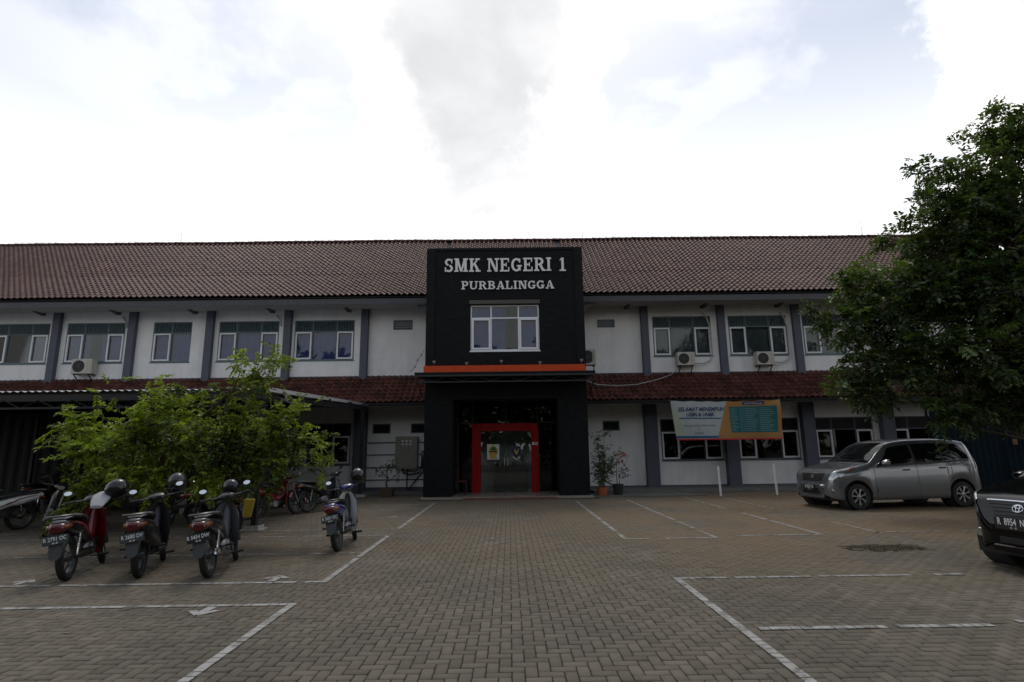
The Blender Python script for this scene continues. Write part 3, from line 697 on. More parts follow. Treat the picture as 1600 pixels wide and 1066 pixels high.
twn = window(-1.265, 1.055, 4.77, 6.35, 5.90, 'abc', T+0.01, ET, FRAMEW, CURT, gap=(-0.1, 0.30), louver=False)
b = MB(); b.lathe([(0.001, -0.03), (0.03, -0.025), (0.04, 0), (0.03, 0.03), (0.001, 0.04)], (-0.10, T+0.5, 6.02), 'z', 10)
lb = b.build('ceiling_bulb', PAINTW, ET, world=True, smooth=True)
b = MB(); b.box(TX0+.21, TX1-.21, 20.2, 20.3, 4.5, 8.1); b.build('inner_wall', WALLD, ET, world=True)
b = MB(); b.box(TX0+.21, TX1-.21, T+.21, 20.19, 4.35, 4.45); b.build('inner_floor', WALLD, ET, world=True)
b = MB(); b.box(TX0-0.02, TX1-0.06, T-0.33, T-0.04, 3.95, 4.23); b.build('orange_band', ORANGE, ET, world=True, bev=0.008)
b = MB(); b.box(TX0-0.2, TX1+0.16, T-1.0, T-0.04, 3.85, 3.93); b.build('canopy_slab', STONE, ET, world=True, bev=0.01)
b = MB()
b.box(TX0-0.2, TX1+0.16, T-1.0, T-0.96, 3.79, 3.849); b.box(TX0-0.1, TX1+0.1, T-0.98, T-0.94, 3.60, 3.64)
for k in range(13):
    x = TX0-0.1+(TX1-TX0+0.2)*k/12; x2 = TX0-0.1+(TX1-TX0+0.2)*(k+1)/12
    if k < 12: b.tube([(x, T-0.96, 3.64 if k % 2 else 3.80), (x2, T-0.96, 3.80 if k % 2 else 3.64)], 0.012, 5)
for x in (TX0-0.1, TX1+0.1): b.tube([(x, T-0.94, 3.62), (x, T-0.03, 3.25)], 0.02, 5)
b.build('canopy_truss', DARKST, ET, world=True)
b = MB(); b.box(TX0+0.2, TX1-0.2, T+0.2, 22.1, 3.30, 3.36); b.build('porch_ceiling', mat('dark_ceiling', (0.05, 0.05, 0.05), 0.8), ET, world=True)
b = MB(); b.box(TX0-0.06, TX1+0.06, T-0.32, 22.1, -0.02, 0.05); b.build('porch_floor', mat('cream_floor_tile', (0.30, 0.26, 0.20), 0.25, noise_amt=0.1), ET, world=True, bev=0.008)
b = MB(); b.box(-1.45, 0.1, 17.85, T-0.33, -0.02, 0.035); b.box(0.1, 1.45, 17.86, T-0.33, -0.02, 0.04); b.build('step', mat('brown_ceramic_step', (0.13, 0.055, 0.035), 0.6, noise_amt=0.3), ET, world=True, bev=0.006)
for a, c in ((-2.6, -1.84), (-1.83, -1.5)): pass
GLASSE = glass('door_glass', trans=0.9, refl=0.8)
b = MB(); b.box(-1.85, 1.75, 21.7, 21.75, 0.05, 3.28); b.build('lobby_wall', WALL, ET, world=True)
b = MB(); b.box(-0.6, 0.7, 21.3, 21.69, 0.05, 0.95); b.box(-0.64, 0.74, 21.25, 21.695, 0.951, 1.0); b.build('reception_desk', GREYP, ET, world=True)
# glass front of the porch with the red portal
GY = 20.4
DF = MB(); DF.box(-1.32, -1.02, GY-0.18, GY+0.05, 0.05, 2.43); DF.box(0.78, 1.03, GY-0.18, GY+0.05, 0.05, 2.43); DF.box(-1.02, 0.78, GY-0.18, GY+0.05, 2.16, 2.43)
DF.build('door_frame', RED, ET, world=True, bev=0.01)
b = MB(); b.box(-1.85, -1.80, GY, GY+0.05, 0.05, 3.3); b.box(1.68, 1.73, GY, GY+0.05, 0.05, 3.3); b.box(-1.80, 1.68, GY, GY+0.05, 3.24, 3.3); b.box(-0.14, -0.10, GY, GY+0.04, 2.44, 3.24); b.box(-1.80, -1.33, GY, GY+.04, 2.44, 2.48); b.box(1.04, 1.68, GY, GY+.04, 2.44, 2.48); b.box(-1.32, -1.28, GY, GY+.04, 2.44, 3.24); b.box(1.0, 1.04, GY, GY+.04, 2.44, 3.24); b.build('glazing_frame', DARKST, ET, world=True)
for a, c, d, e in ((-1.27, -0.15, 2.45, 3.23), (-0.09, 0.99, 2.45, 3.23), (-1.79, -1.34, 0.06, 2.43), (1.05, 1.67, 0.06, 2.43), (-1.79, -1.33, 2.49, 3.23), (1.05, 1.67, 2.49, 3.23)):
    g = MB(); g.box(a, c, GY+0.015, GY+0.023, d, e); g.build('glass_panel', GLASSD, ET, world=True)
for a, c, hx in ((-1.01, -0.125, -0.17), (-0.115, 0.77, -0.07)):
    g = MB(); g.box(a, c, GY-0.04, GY-0.03, 0.07, 2.15); dr = g.build('glass_door', GLASSE, ET, world=True)
    b = MB(); b.box(hx-0.012, hx+0.012, GY-0.09, GY-0.07, 0.95, 1.25); b.box(hx-0.012, hx+0.012, GY-0.07, GY-0.04, 0.97, 1.0); b.box(hx-0.012, hx+0.012, GY-0.07, GY-0.04, 1.2, 1.23); b.build('handle', CHROME, dr, world=True)
    cx_ = a+0.07 if a < -0.5 else c-0.07
    b = MB(); b.box(cx_-0.07, cx_+0.07, GY-0.055, GY-0.0405, 0.075, 0.15); b.box(cx_-0.07, cx_+0.07, GY-0.055, GY-0.0405, 2.08, 2.14); b.build('patch_fitting', STEEL, dr, world=True)
def disc(b, cx, cz, rx, rz, y, th=0.002, n=20, a0=0, a1=2*math.pi):
    b.prism([(cx+rx*math.cos(a0+(a1-a0)*k/n), cz+rz*math.sin(a0+(a1-a0)*k/n)) for k in range(n)], y-th, y, 'xz')
flat = lambda n, c: mat(n, c, 0.6)
INK_W = flat('print_white', (0.7, 0.7, 0.7)); INK_G = flat('print_green', (0.03, 0.25, 0.06)); INK_Y = flat('print_gold', (0.55, 0.38, 0.05)); INK_N = flat('print_navy', (0.01, 0.02, 0.10)); INK_K = flat('print_black', (0.012, 0.012, 0.012)); INK_R = flat('print_red', (0.5, 0.03, 0.03))
ys = GY-0.0415
b = MB(); b.box(-0.79, -0.36, ys-0.002, ys, 1.17, 1.70); st = b.build('sticker', INK_W, ET, world=True, label='white square sticker with a green and gold round crest')
b = MB(); disc(b, -0.575, 1.45, 0.16, 0.20, ys-0.0025); b.build('crest_ground', INK_Y, st, world=True)
b = MB(); disc(b, -0.575, 1.48, 0.12, 0.13, ys-0.005, n=14, a0=0, a1=math.pi); b.build('crest_hill', INK_G, st, world=True)
b = MB(); b.box(-0.72, -0.43, ys-0.0095, ys-0.007, 1.42, 1.47); b.box(-0.66, -0.49, ys-0.0095, ys-0.007, 1.50, 1.53); b.box(-0.59, -0.56, ys-0.0095, ys-0.007, 1.53, 1.60); b.build('crest_temple', INK_K, st, world=True)
b = MB(); b.box(-0.70, -0.45, ys-0.009, ys-0.007, 1.20, 1.27); b.build('crest_ribbon', INK_Y, st, world=True)
b = MB(); disc(b, -0.575, 1.66, 0.018, 0.018, ys-0.003, n=8); b.build('crest_star', INK_R, st, world=True)
b = MB(); b.prism([(0.10, 1.62), (0.40, 1.62), (0.405, 1.40), (0.25, 1.22), (0.095, 1.40)], ys-0.002, ys, 'xz'); st = b.build('sticker', INK_N, ET, world=True, label='navy shield sticker with a gold emblem')
b = MB(); b.prism([(0.25, 1.32), (0.31, 1.42), (0.33, 1.54), (0.285, 1.50), (0.25, 1.42), (0.215, 1.50), (0.17, 1.54), (0.19, 1.42)], ys-0.005, ys-0.003, 'xz'); b.build('emblem', INK_Y, st, world=True)
b = MB(); b.prism([(0.12, 1.28), (0.25, 1.18), (0.38, 1.28), (0.38, 1.24), (0.25, 1.14), (0.12, 1.24)], ys-0.006, ys-0.0045, 'xz'); b.build('ribbon', INK_W, st, world=True)
b = MB(); b.box(0.0, 0.5, ys-0.002, ys, 1.06, 1.085); b.build('sticker_line', INK_K, ET, world=True)
b = MB(); b.box(0.80, 1.01, GY-0.184, GY-0.181, 1.66, 1.75); st = b.build('sticker', INK_W, ET, world=True, label='small white notice on the red door frame')
b = MB(); b.box(0.86, 0.99, GY-0.187, GY-0.1845, 1.69, 1.72); b.build('notice_print', INK_R, st, world=True)
# raised letters, slab serif
LET = mat('white_letter_board', (0.76, 0.76, 0.75), 0.5, noise_amt=0.08, nscale=6)
def arc(cx, cz, rx, rz, a0, a1, t, n=14, tz=None):
    tz = tz or t*0.72; o = []; i = []
    for k in range(n+1):
        a = math.radians(a0+(a1-a0)*k/n); o.append((cx+rx*math.cos(a), cz+rz*math.sin(a))); i.append((cx+(rx-t)*math.cos(a), cz+(rz-tz)*math.sin(a)))
    return ('strip', o, i)
def R4(x0, x1, z0, z1): return ('poly', [(x0, z0), (x1, z0), (x1, z1), (x0, z1)])
S_, H_ = 0.20, 0.11
def stem(x, w_=0.40, top=True, bot=True):
    o = [R4(x+w_/2-S_/2, x+w_/2+S_/2, 0, 1)]
    if top: o.append(R4(x, x+w_, 1-H_, 1))
    if bot: o.append(R4(x, x+w_, 0, H_))
    return o
GL = {
 'S': (0.74, [arc(0.36, 0.735, 0.33, 0.265, 40, 262, 0.185), arc(0.37, 0.275, 0.34, 0.275, 82, -140, 0.185), R4(0.56, 0.66, 0.66, 0.98), R4(0.03, 0.13, 0.02, 0.36)]),
 'M': (1.18, stem(0.0, 0.40)[:2]+[R4(0.0, 0.36, 0, H_), R4(0.10, 0.22, 0, 1), ('poly', [(0.14, 1), (0.36, 1), (0.64, 0.1), (0.52, 0.0)]), ('poly', [(0.82, 1), (1.04, 1), (0.66, 0.0), (0.54, 0.0)])]+stem(0.76, 0.40)),
 'K': (0.96, stem(0, 0.42)+[('poly', [(0.28, 0.36), (0.28, 0.54), (0.66, 0.92), (0.80, 0.92)]), ('poly', [(0.40, 0.56), (0.54, 0.66), (0.90, 0.06), (0.66, 0.06)]), R4(0.55, 0.92, 1-H_, 1), R4(0.56, 0.98, 0, H_)]),
 'N': (1.0, [R4(0.10, 0.23, 0, 1), R4(0, 0.34, 0, H_), R4(0, 0.3, 1-H_, 1), ('poly', [(0.12, 1), (0.36, 1), (0.86, 0), (0.66, 0)]), R4(0.75, 0.88, 0, 1), R4(0.63, 1.0, 1-H_, 1)]),
 'E': (0.86, stem(0, 0.40)+[R4(0.2, 0.80, 0, H_), R4(0.2, 0.78, 1-H_, 1), R4(0.2, 0.56, 0.45, 0.56), R4(0.70, 0.80, 0, 0.32), R4(0.68, 0.78, 0.70, 1), R4(0.50, 0.58, 0.36, 0.66)]),
 'G': (0.94, [arc(0.46, 0.5, 0.44, 0.5, 42, 318, 0.20), R4(0.70, 0.80, 0.66, 0.97), R4(0.62, 0.82, 0.06, 0.46), R4(0.50, 0.92, 0.36, 0.47)]),
 'R': (0.96, stem(0, 0.42)+[arc(0.44, 0.72, 0.36, 0.28, 90, -90, 0.20), R4(0.2, 0.46, 0.89, 1), R4(0.2, 0.46, 0.44, 0.545), ('poly', [(0.40, 0.48), (0.60, 0.50), (0.86, 0.08), (0.64, 0.06)]), R4(0.66, 0.97, 0, H_)]),
 'I': (0.46, stem(0.0, 0.42)),
 '1': (0.62, [R4(0.24, 0.44, 0, 1), R4(0.08, 0.60, 0, H_), ('poly', [(0.06, 0.78), (0.24, 0.84), (0.30, 1.0), (0.24, 0.98)])]),
 'P': (0.84, stem(0, 0.42)+[arc(0.44, 0.70, 0.36, 0.30, 90, -90, 0.20), R4(0.2, 0.46, 0.89, 1), R4(0.2, 0.46, 0.40, 0.505)]),
 'U': (0.98, [R4(0.10, 0.30, 0.3, 1), R4(0, 0.40, 1-H_, 1), R4(0.74, 0.86, 0.3, 1), R4(0.62, 0.98, 1-H_, 1), arc(0.48, 0.36, 0.38, 0.36, 180, 360, 0.17)]),
 'B': (0.88, stem(0, 0.42)+[arc(0.44, 0.75, 0.34, 0.25, 90, -90, 0.19), arc(0.44, 0.27, 0.40, 0.27, 90, -90, 0.20), R4(0.2, 0.46, 0.90, 1), R4(0.2, 0.46, 0.46, 0.555), R4(0.2, 0.46, 0, 0.10)]),
 'A': (1.0, [('poly', [(0.10, 0), (0.22, 0), (0.54, 1), (0.42, 1)]), ('poly', [(0.42, 1), (0.60, 1), (0.94, 0), (0.70, 0)]), R4(0.24, 0.76, 0.26, 0.36), R4(0.0, 0.36, 0, H_), R4(0.60, 1.0, 0, H_)]),
 'L': (0.82, stem(0, 0.42)+[R4(0.2, 0.78, 0, H_), R4(0.68, 0.78, 0, 0.36)]),
}
def raised(txt, x0, x1, z0, z1, y):
    ws = [(GL[c][0] if c != ' ' else 0.42) for c in txt]; gap = 0.085; tot = sum(ws)+gap*(len(txt)-1); sx = (x1-x0)/tot; x = x0; hz = z1-z0
    for c, w_ in zip(txt, ws):
        if c != ' ':
            b = MB(); jx = random.uniform(-.004, .004); jz = random.uniform(-.006, .006)
            for q, pr in enumerate(GL[c][1]):
                f = y-0.055-0.0012*q; k = y-0.006
                tr = lambda p: (x+jx+p[0]*sx, z0+jz+p[1]*hz)
                if pr[0] == 'poly': b.prism([tr(p) for p in pr[1]], f, k, 'xz')
                else:
                    o, i = pr[1], pr[2]
                    for a in range(len(o)-1): b.prism([tr(o[a]), tr(o[a+1]), tr(i[a+1]), tr(i[a])], f, k, 'xz')
            b.build('letter', LET, ET, world=True)
        x += (w_+gap)*sx
raised('SMK NEGERI 1', -2.16, 2.02, 7.52, 8.0, T-0.006)
raised('PURBALINGGA', -1.58, 1.60, 6.89, 7.18, T-0.006)
# floodlights standing on the orange band
for k, (x, lab) in enumerate(((-2.45, 'floodlight at the far left end of the orange band'), (-1.38, 'low floodlight on the orange band left of the middle'), (-0.23, 'floodlight in the middle of the orange band'), (1.05, 'low floodlight on the orange band right of the middle'), (2.42, 'floodlight at the far right end of the orange band'))):
    low = k in (1, 3); h = 0.09 if low else 0.21; z0 = 4.232
    t_ = thing('floodlight', 'small pale '+lab, 'floodlight', (x, T-0.2, z0), group='floodlights on the orange band')
    b = MB(); b.box(-0.04, 0.04, -0.03, 0.03, 0, 0.012); b.box(-0.008, 0.008, -0.008, 0.008, 0.012, h*0.6); b.build('bracket', GREYP, t_)
    b = MB(); b.lathe([(0.001, 0), (0.035, 0.0), (0.05, 0.05), (0.055, 0.08), (0.045, 0.08), (0.001, 0.06)], (0, 0, h*0.5), 'z', 12); b.build('lamp_head', BEIGE, t_, smooth=True)
# ------------------------------------------------------------------ things on and by the facade
def ac_unit(x0, x1, z0, z1, lab, depth=0.32, y=None):
    y = (W-0.42) if y is None else y
    cx = (x0+x1)/2; t = thing('air_conditioner', lab, 'air conditioner', (cx, y, z0), group='outdoor air conditioner units on the wall')
    w_, h_ = (x1-x0)/2, z1-z0
    b = MB(); b.box(-w_, w_, 0, depth, 0, h_); b.build('casing', BEIGE if False else mat('ac_cream', (0.50, 0.48, 0.42), 0.5, noise_amt=0.1), t, bev=0.012)
    fc = -w_*0.28; r_ = h_*0.40
    b = MB(); b.lathe([(0.001, -0.004), (r_, -0.004), (r_, 0.001)], (fc, 0, h_/2), 'y', 24); b.build('fan_opening', DARKIN, t)
    b = MB()
    for q in range(4): b.lathe([(r_*(0.25+q*0.24), -0.014), (r_*(0.25+q*0.24)+0.008, -0.014), (r_*(0.25+q*0.24)+0.008, -0.008), (r_*(0.25+q*0.24), -0.008)], (fc, 0, h_/2), 'y', 20)
    for q in range(8):
        a = q*math.pi/8; b.obox((fc, -0.010, h_/2), (r_, 0.003, 0.004), (0, a, 0))
    b.build('fan_grille', GREYP, t)
    b = MB(); b.box(w_*0.45, w_*0.9, -0.006, 0.0, h_*0.1, h_*0.9); b.build('side_panel', mat('ac_panel', (0.42, 0.40, 0.34), 0.5), t)
    for s in (-1, 1):
        b = MB(); b.prism([(depth+0.09, -0.38), (depth+0.09, -0.34), (0.02, -0.001), (0.0, -0.03)], s*w_*0.7-0.015, s*w_*0.7+0.015, 'yz'); b.box(s*w_*0.7-0.015, s*w_*0.7+0.015, 0.03, depth+0.09, -0.03, -0.002); b.build('bracket', DARKST, t)
    return t
ac_unit(-17.02, -16.22, 4.62, 5.20, 'cream air conditioner under the second window from the left edge')
ac_unit(6.64, 7.32, 4.67, 5.19, 'cream air conditioner on brackets nearest the tower on the right wing')
ac_unit(9.76, 10.44, 4.65, 5.17, 'cream air conditioner on brackets beside the tree on the right wing')
t = ac_unit(2.75, 3.25, 4.55, 5.15, 'cream air conditioner half hidden behind the right side of the tower', y=20.6)
PIPE = mat('white_pipe', (0.42, 0.42, 0.41), 0.6)
for x, zt, lab in ((7.34, 6.9, 'pale drain pipe curving up from the air conditioner nearest the tower'), (10.46, 6.9, 'pale drain pipe curving up from the air conditioner near the tree')):
    pts = [(x, W-0.2, 4.78), (x+0.4, W-0.15, 4.76), (x+0.68, W-0.08, 4.88), (x+0.80, W-0.06, 5.1), (x+0.80, W-0.06, 6.2), (x+0.70, W-0.06, 6.6), (x+0.55, W-0.06, 6.85)]
    b = MB(); b.tube(pts, 0.028, 7); tag(b.build('drain_pipe', PIPE, smooth=True), lab, 'pipe', 'pipes of the air conditioners')
for x, lab in ((-15.3, 'second from the left edge'), (-9.12, 'two bays left of the tower')):
    b = MB(); b.tube([(x, W-0.05, 6.5), (x-0.05, W-0.05, 6.75), (x-0.22, W-0.03, 6.95)], 0.03, 7); tag(b.build('pipe_stub', PIPE, smooth=True), 'short pale pipe stub on the pillar '+lab, 'pipe')
b = MB(); pts = [(2.65, 20.5, 4.02), (3.3, 20.8, 3.83), (4.1, 21.1, 3.82), (4.9, 21.3, 3.88), (5.7, 21.55, 4.08), (6.35, 21.9, 4.30), (6.7, W-0.02, 4.55)]
b.tube(pts, 0.014, 5); tag(b.build('cable', PIPE, smooth=True), 'thin pale cable sagging across the red tiled canopy', 'cable')
b = MB(); pts = [(-3.12, 17.7, 3.95), (-3.0, 17.9, 4.15), (-2.95, 18.1, 4.40), (-2.86, 18.3, 4.60), (-2.80, 18.55, 4.85)]; b.tube(pts, 0.008, 4)
for p in pts[1:4]: b.obox(p, (0.018, 0.018, 0.025))
tag(b.build('cable', DARKST), 'dark knotted wire hanging at the left corner of the tower canopy', 'cable')
# meter cabinet, switch box, cables
t = thing('electric_cabinet', 'grey beige steel electric cabinet on the white wall left of the tower', 'cabinet', (-3.94, W-0.28, 0.84))
b = MB(); b.box(-0.42, 0.42, 0, 0.27, 0, 1.22); b.build('cabinet_body', BEIGE, t, bev=0.01)
b = MB(); b.box(-0.37, 0.37, -0.012, -0.0005, 0.04, 1.18); dr = b.build('cabinet_door', BEIGE, t, bev=0.004)
for r_ in range(2):
    for c_ in range(3):
        b = MB(); x, z = -0.14+c_*0.15, 0.92+r_*0.12
        b.box(x-0.04, x+0.04, -0.020, -0.0125, z-0.03, z+0.03); b.build('indicator', INK_W, dr, bev=0.006)
b = MB(); b.box(0.30, 0.33, -0.03, -0.0125, 0.52, 0.62); b.build('lock', STEEL, dr)
t = thing('switch_box', 'small grey switch box between the electric cabinet and the tower column', 'switch box', (-3.32, W-0.16, 1.25))
b = MB(); b.box(-0.07, 0.07, 0, 0.15, 0, 0.26); b.build('case', GREYP, t, bev=0.008)
b = MB(); b.box(-0.045, 0.045, -0.008, -0.0005, 0.10, 0.2); b.build('cover', BEIGE, t)
for pts, r_, lab in (([(-4.1, W-0.15, 0.83), (-4.05, W-0.2, 0.70), (-3.8, W-0.2, 0.62), (-3.45, W-0.2, 0.68), (-3.32, W-0.14, 0.95), (-3.30, W-0.1, 1.24)], 0.03, 'thick dark cable looping from the cabinet to the switch box'),
        ([(-3.9, W-0.12, 0.83), (-3.92, W-0.10, 0.4), (-3.92, W-0.10, 0.02)], 0.025, 'dark cable running straight down under the cabinet'),
        ([(-3.28, W-0.1, 1.24), (-3.30, W-0.1, 0.75), (-3.6, W-0.1, 0.4), (-3.85, W-0.15, 0.05)], 0.025, 'dark cable slanting down from the switch box to the ground'),
        ([(-4.1, W-0.14, 0.83), (-3.95, W-0.24, 0.76), (-3.6, W-0.24, 0.72), (-3.38, W-0.16, 0.9), (-3.36, W-0.12, 1.24)], 0.022, 'upper dark cable of the two looping to the switch box')):
    b = MB(); b.tube(pts, r_, 6); tag(b.build('power_cable', RUBBER, smooth=True), lab, 'cable', 'cables under the cabinet')

# banner
BNY = 20.58
def wv(x, z): return 0.035*math.sin(x*2.1+z*1.3)+0.018*math.sin(x*5.3-z*2.2+1)+0.03*math.sin((x-8.9)*3.0+(z-2.4)*4.0)*max(0, min(1, (x-8.6)))
BN = thing('banner', 'printed white and orange banner with a teal table, hung under the red tiled canopy', 'banner', (5.95, BNY, 1.76))
def bcoord(u, v):
    """u 0..1 across, v 0..1 up; the cloth hangs a little skew"""
    xl = 6.04+(5.89-6.04)*v; xr = 9.86+(9.90-9.86)*v
    x = xl+(xr-xl)*u; z = 1.76+(3.17-1.76)*v-0.035*math.sin(math.pi*u)*v+0.012*math.sin(u*40)*v*v
    return x, z
def bpatch(name, m, ua, ub, va, vb, off, parent=BN, nu=None, nv=None):
    """ua,ub: callables or numbers giving left and right edge for a given v"""
    fa = ua if callable(ua) else (lambda v: ua); fb = ub if callable(ub) else (lambda v: ub)
    nu = nu or max(1, int(abs(fb(va)-fa(va))*40)); nv = nv or max(1, int((vb-va)*16)); vs = []
    for j in range(nv+1):
        v = va+(vb-va)*j/nv
        for i in range(nu+1):
            u = fa(v)+(fb(v)-fa(v))*i/nu; x, z = bcoord(u, v); vs.append((x-5.95, wv(x, z)-off, z-1.76))
    b = MB(); b.add(vs, [(j*(nu+1)+i, j*(nu+1)+i+1, (j+1)*(nu+1)+i+1, (j+1)*(nu+1)+i) for j in range(nv) for i in range(nu)])
    return b.build(name, m, parent, smooth='all', fixn=False)
BW = mat('banner_white', (0.40, 0.43, 0.43), 0.55, noise_amt=0.10, nscale=2); BO = mat('banner_orange', (0.38, 0.18, 0.045), 0.5); BT = mat('banner_teal', (0.012, 0.12, 0.125), 0.5)
BLU = mat('banner_blue', (0.015, 0.10, 0.22), 0.5); BRD = mat('banner_red', (0.50, 0.02, 0.025), 0.5); BGY = mat('banner_grey_print', (0.16, 0.22, 0.24), 0.6); BTL = mat('banner_table_print', (0.14, 0.26, 0.26), 0.6); BPG = mat('banner_pale_green', (0.38, 0.43, 0.30), 0.55); BDO = mat('banner_brown_band', (0.30, 0.17, 0.06), 0.5)
edge = lambda v: 0.385+0.13*v
bpatch('cloth', BW, 0.0, 1.0, 0.0, 1.0, 0.0)
bpatch('orange_field', BO, edge, 1.0, 0.0, 1.0, 0.003); bpatch('green_tint', BPG, 0.0, lambda v: 0.10*(1-v)+0.01, 0.11, 0.75, 0.003)
bpatch('blue_band', BLU, 0.0, edge, 0.045, 0.105, 0.004); bpatch('brown_band', BDO, edge, 0.985, 0.06, 0.115, 0.0045); bpatch('red_edge', BRD, 0.0, 1.0, 0.0, 0.035, 0.006)
tb = bpatch('table_field', BT, 0.53, 0.965, 0.18, 0.86, 0.006)
bpatch('header_box', mat('banner_navy', (0.02, 0.045, 0.13), 0.5), 0.655, 0.85, 0.895, 0.985, 0.006)
bpatch('headline_rule', BLU, 0.055, 0.445, 0.545, 0.575, 0.006)
rnd_ = random.Random(3)
for r in range(13):
    v = 0.22+0.62*r/13; b = MB()
    for (u0, u1) in ((0.54, 0.61), (0.625, 0.645), (0.65, 0.665), (0.67, 0.79), (0.80, 0.95)):
        e = u0+(u1-u0)*rnd_.uniform(0.55, 1.0); n = 8
        vs = []
        for j in range(2):
            for i in range(n+1):
                x, z = bcoord(u0+(e-u0)*i/n, v+0.016*j); vs.append((x-5.95, wv(x, z)-0.011, z-1.76))
        b.add(vs, [(i, i+1, n+2+i, n+1+i) for i in range(n)])
    b.build('table_row', BTL, tb, smooth='all', fixn=False)
def bwarp(off):
    def f(co): x, z = co.x+5.95, co.z+1.76; return Vector((co.x, wv(x, z)-off+co.y, co.z))
    return f
def btext(s, u, v, size, m, sh=0.0, o=0.0, sx=1.0):
    x, z = bcoord(u, v); return text_obj(s, size, m, BN, (x-5.95, 0, z-1.76), ext=0.0, off=o, shear=sh, name='lettering', warp=bwarp(0.009), sx=sx)
NVY = mat('banner_dark_blue_print', (0.015, 0.06, 0.13), 0.5)
btext('SELAMAT MENEMPUH', 0.265, 0.795, 0.20, NVY, 0.35, 0.006, 0.86); btext('USBN & UNBK', 0.25, 0.655, 0.19, NVY, 0.35, 0.006, 0.86)
btext('Semoga Diberi Kemudahan', 0.235, 0.375, 0.105, BGY, 0, 0.001); btext('&', 0.225, 0.275, 0.09, BGY); btext('SUKSES', 0.22, 0.175, 0.10, BGY, 0, 0.002)
btext('JADWAL PELAKSANAAN', 0.752, 0.94, 0.055, INK_W)
for q, (u, zt) in enumerate(((0.0, 3.17), (1.0, 3.17))):
    x, z = bcoord(u, 1.0); b = MB(); b.tube([(x-5.95, wv(x, z), z-1.76), (x-5.95+(0.05 if q else -0.05), 0.2, z-1.76+0.08)], 0.006, 4); b.build('tie_string', PIPE, BN)

# white posts
for x, y, h_, ln, lab in ((6.44, 17.74, 0.92, 0.02, 'white post with a round knob between the banner and the yard'), (8.25, 17.92, 0.96, 0.03, 'plain white post nearest the silver car')):
    t = thing('bollard_post', lab, 'post', (x, y, 0), (0, -ln, 0), 'thin white posts in the car park')
    b = MB(); b.lathe([(0.001, -0.05), (0.034, -0.05), (0.032, h_-0.03), (0.024, h_), (0.001, h_+0.004)], (0, 0, 0), 'z', 12); b.build('tube', PAINTW, t, smooth=True)
    b = MB(); b.lathe([(0.001, 0), (0.07, 0), (0.06, 0.02), (0.034, 0.03)], (0, 0, 0), 'z', 12); b.build('foot', CONC, t)
    if 'knob' in lab:
        b = MB(); b.lathe([(0.036, h_-0.16), (0.045, h_-0.14), (0.045, h_-0.12), (0.036, h_-0.10)], (0, 0, 0), 'z', 12); b.build('collar', PAINTW, t)

# ------------------------------------------------------------------ leaves
def leaf_cloud(sprays, nleaf, llen, lwid, pitch, rg, droop=0.4, spread=0.9):
    """pinnate sprays: (pos, dir, size); returns quads (kite leaves folded along the rib)"""
    V = []; R = []
    P = np.array([s[0] for s in sprays]); D = np.array([s[1] for s in sprays]); Z = np.array([s[2] for s in sprays]); B = np.array([s[3] for s in sprays])
    D /= np.linalg.norm(D, axis=1)[:, None]+1e-9
    up = np.array([0, 0, 1.0]); S = np.cross(D, up); S /= np.linalg.norm(S, axis=1)[:, None]+1e-9; U = np.cross(S, D)
    for q in range(nleaf):
        side = -1 if q % 2 else 1; t = (q//2+1)/(nleaf/2)
        k = len(P); c = P+D*(t*pitch*Z)[:, None]; c[:, 2] -= droop*(t**2)*pitch*Z*0.5
        ld = D*(0.45+0.5*rg.random(k))[:, None]+S*(side*spread*(0.7+0.5*rg.random(k)))[:, None]+U*rg.normal(0, 0.35, k)[:, None]+np.array([0, 0, -1])*(droop*rg.random(k))[:, None]
        ld /= np.linalg.norm(ld, axis=1)[:, None]
        nr = U+rg.normal(0, 0.45, (k, 3)); wd = np.cross(ld, nr); wd /= np.linalg.norm(wd, axis=1)[:, None]+1e-9
        L_ = (llen*Z*(1-0.35*abs(t-0.55))*rg.uniform(0.7, 1.15, k))[:, None]; W_ = lwid/llen*L_
        fold = np.cross(wd, ld)*W_*0.25
        V.append(np.stack([c, c+ld*L_*0.5+wd*W_*0.5+fold, c+ld*L_-np.array([0, 0, 1])*L_*0.12, c+ld*L_*0.5-wd*W_*0.5+fold], 1))
        R.append(np.clip(B+rg.normal(0, 0.16, k), 0, 1))
    V = np.concatenate(V); R = np.concatenate(R)
    return V.reshape(-1, 3), np.arange(len(V)*4).reshape(-1, 4), R
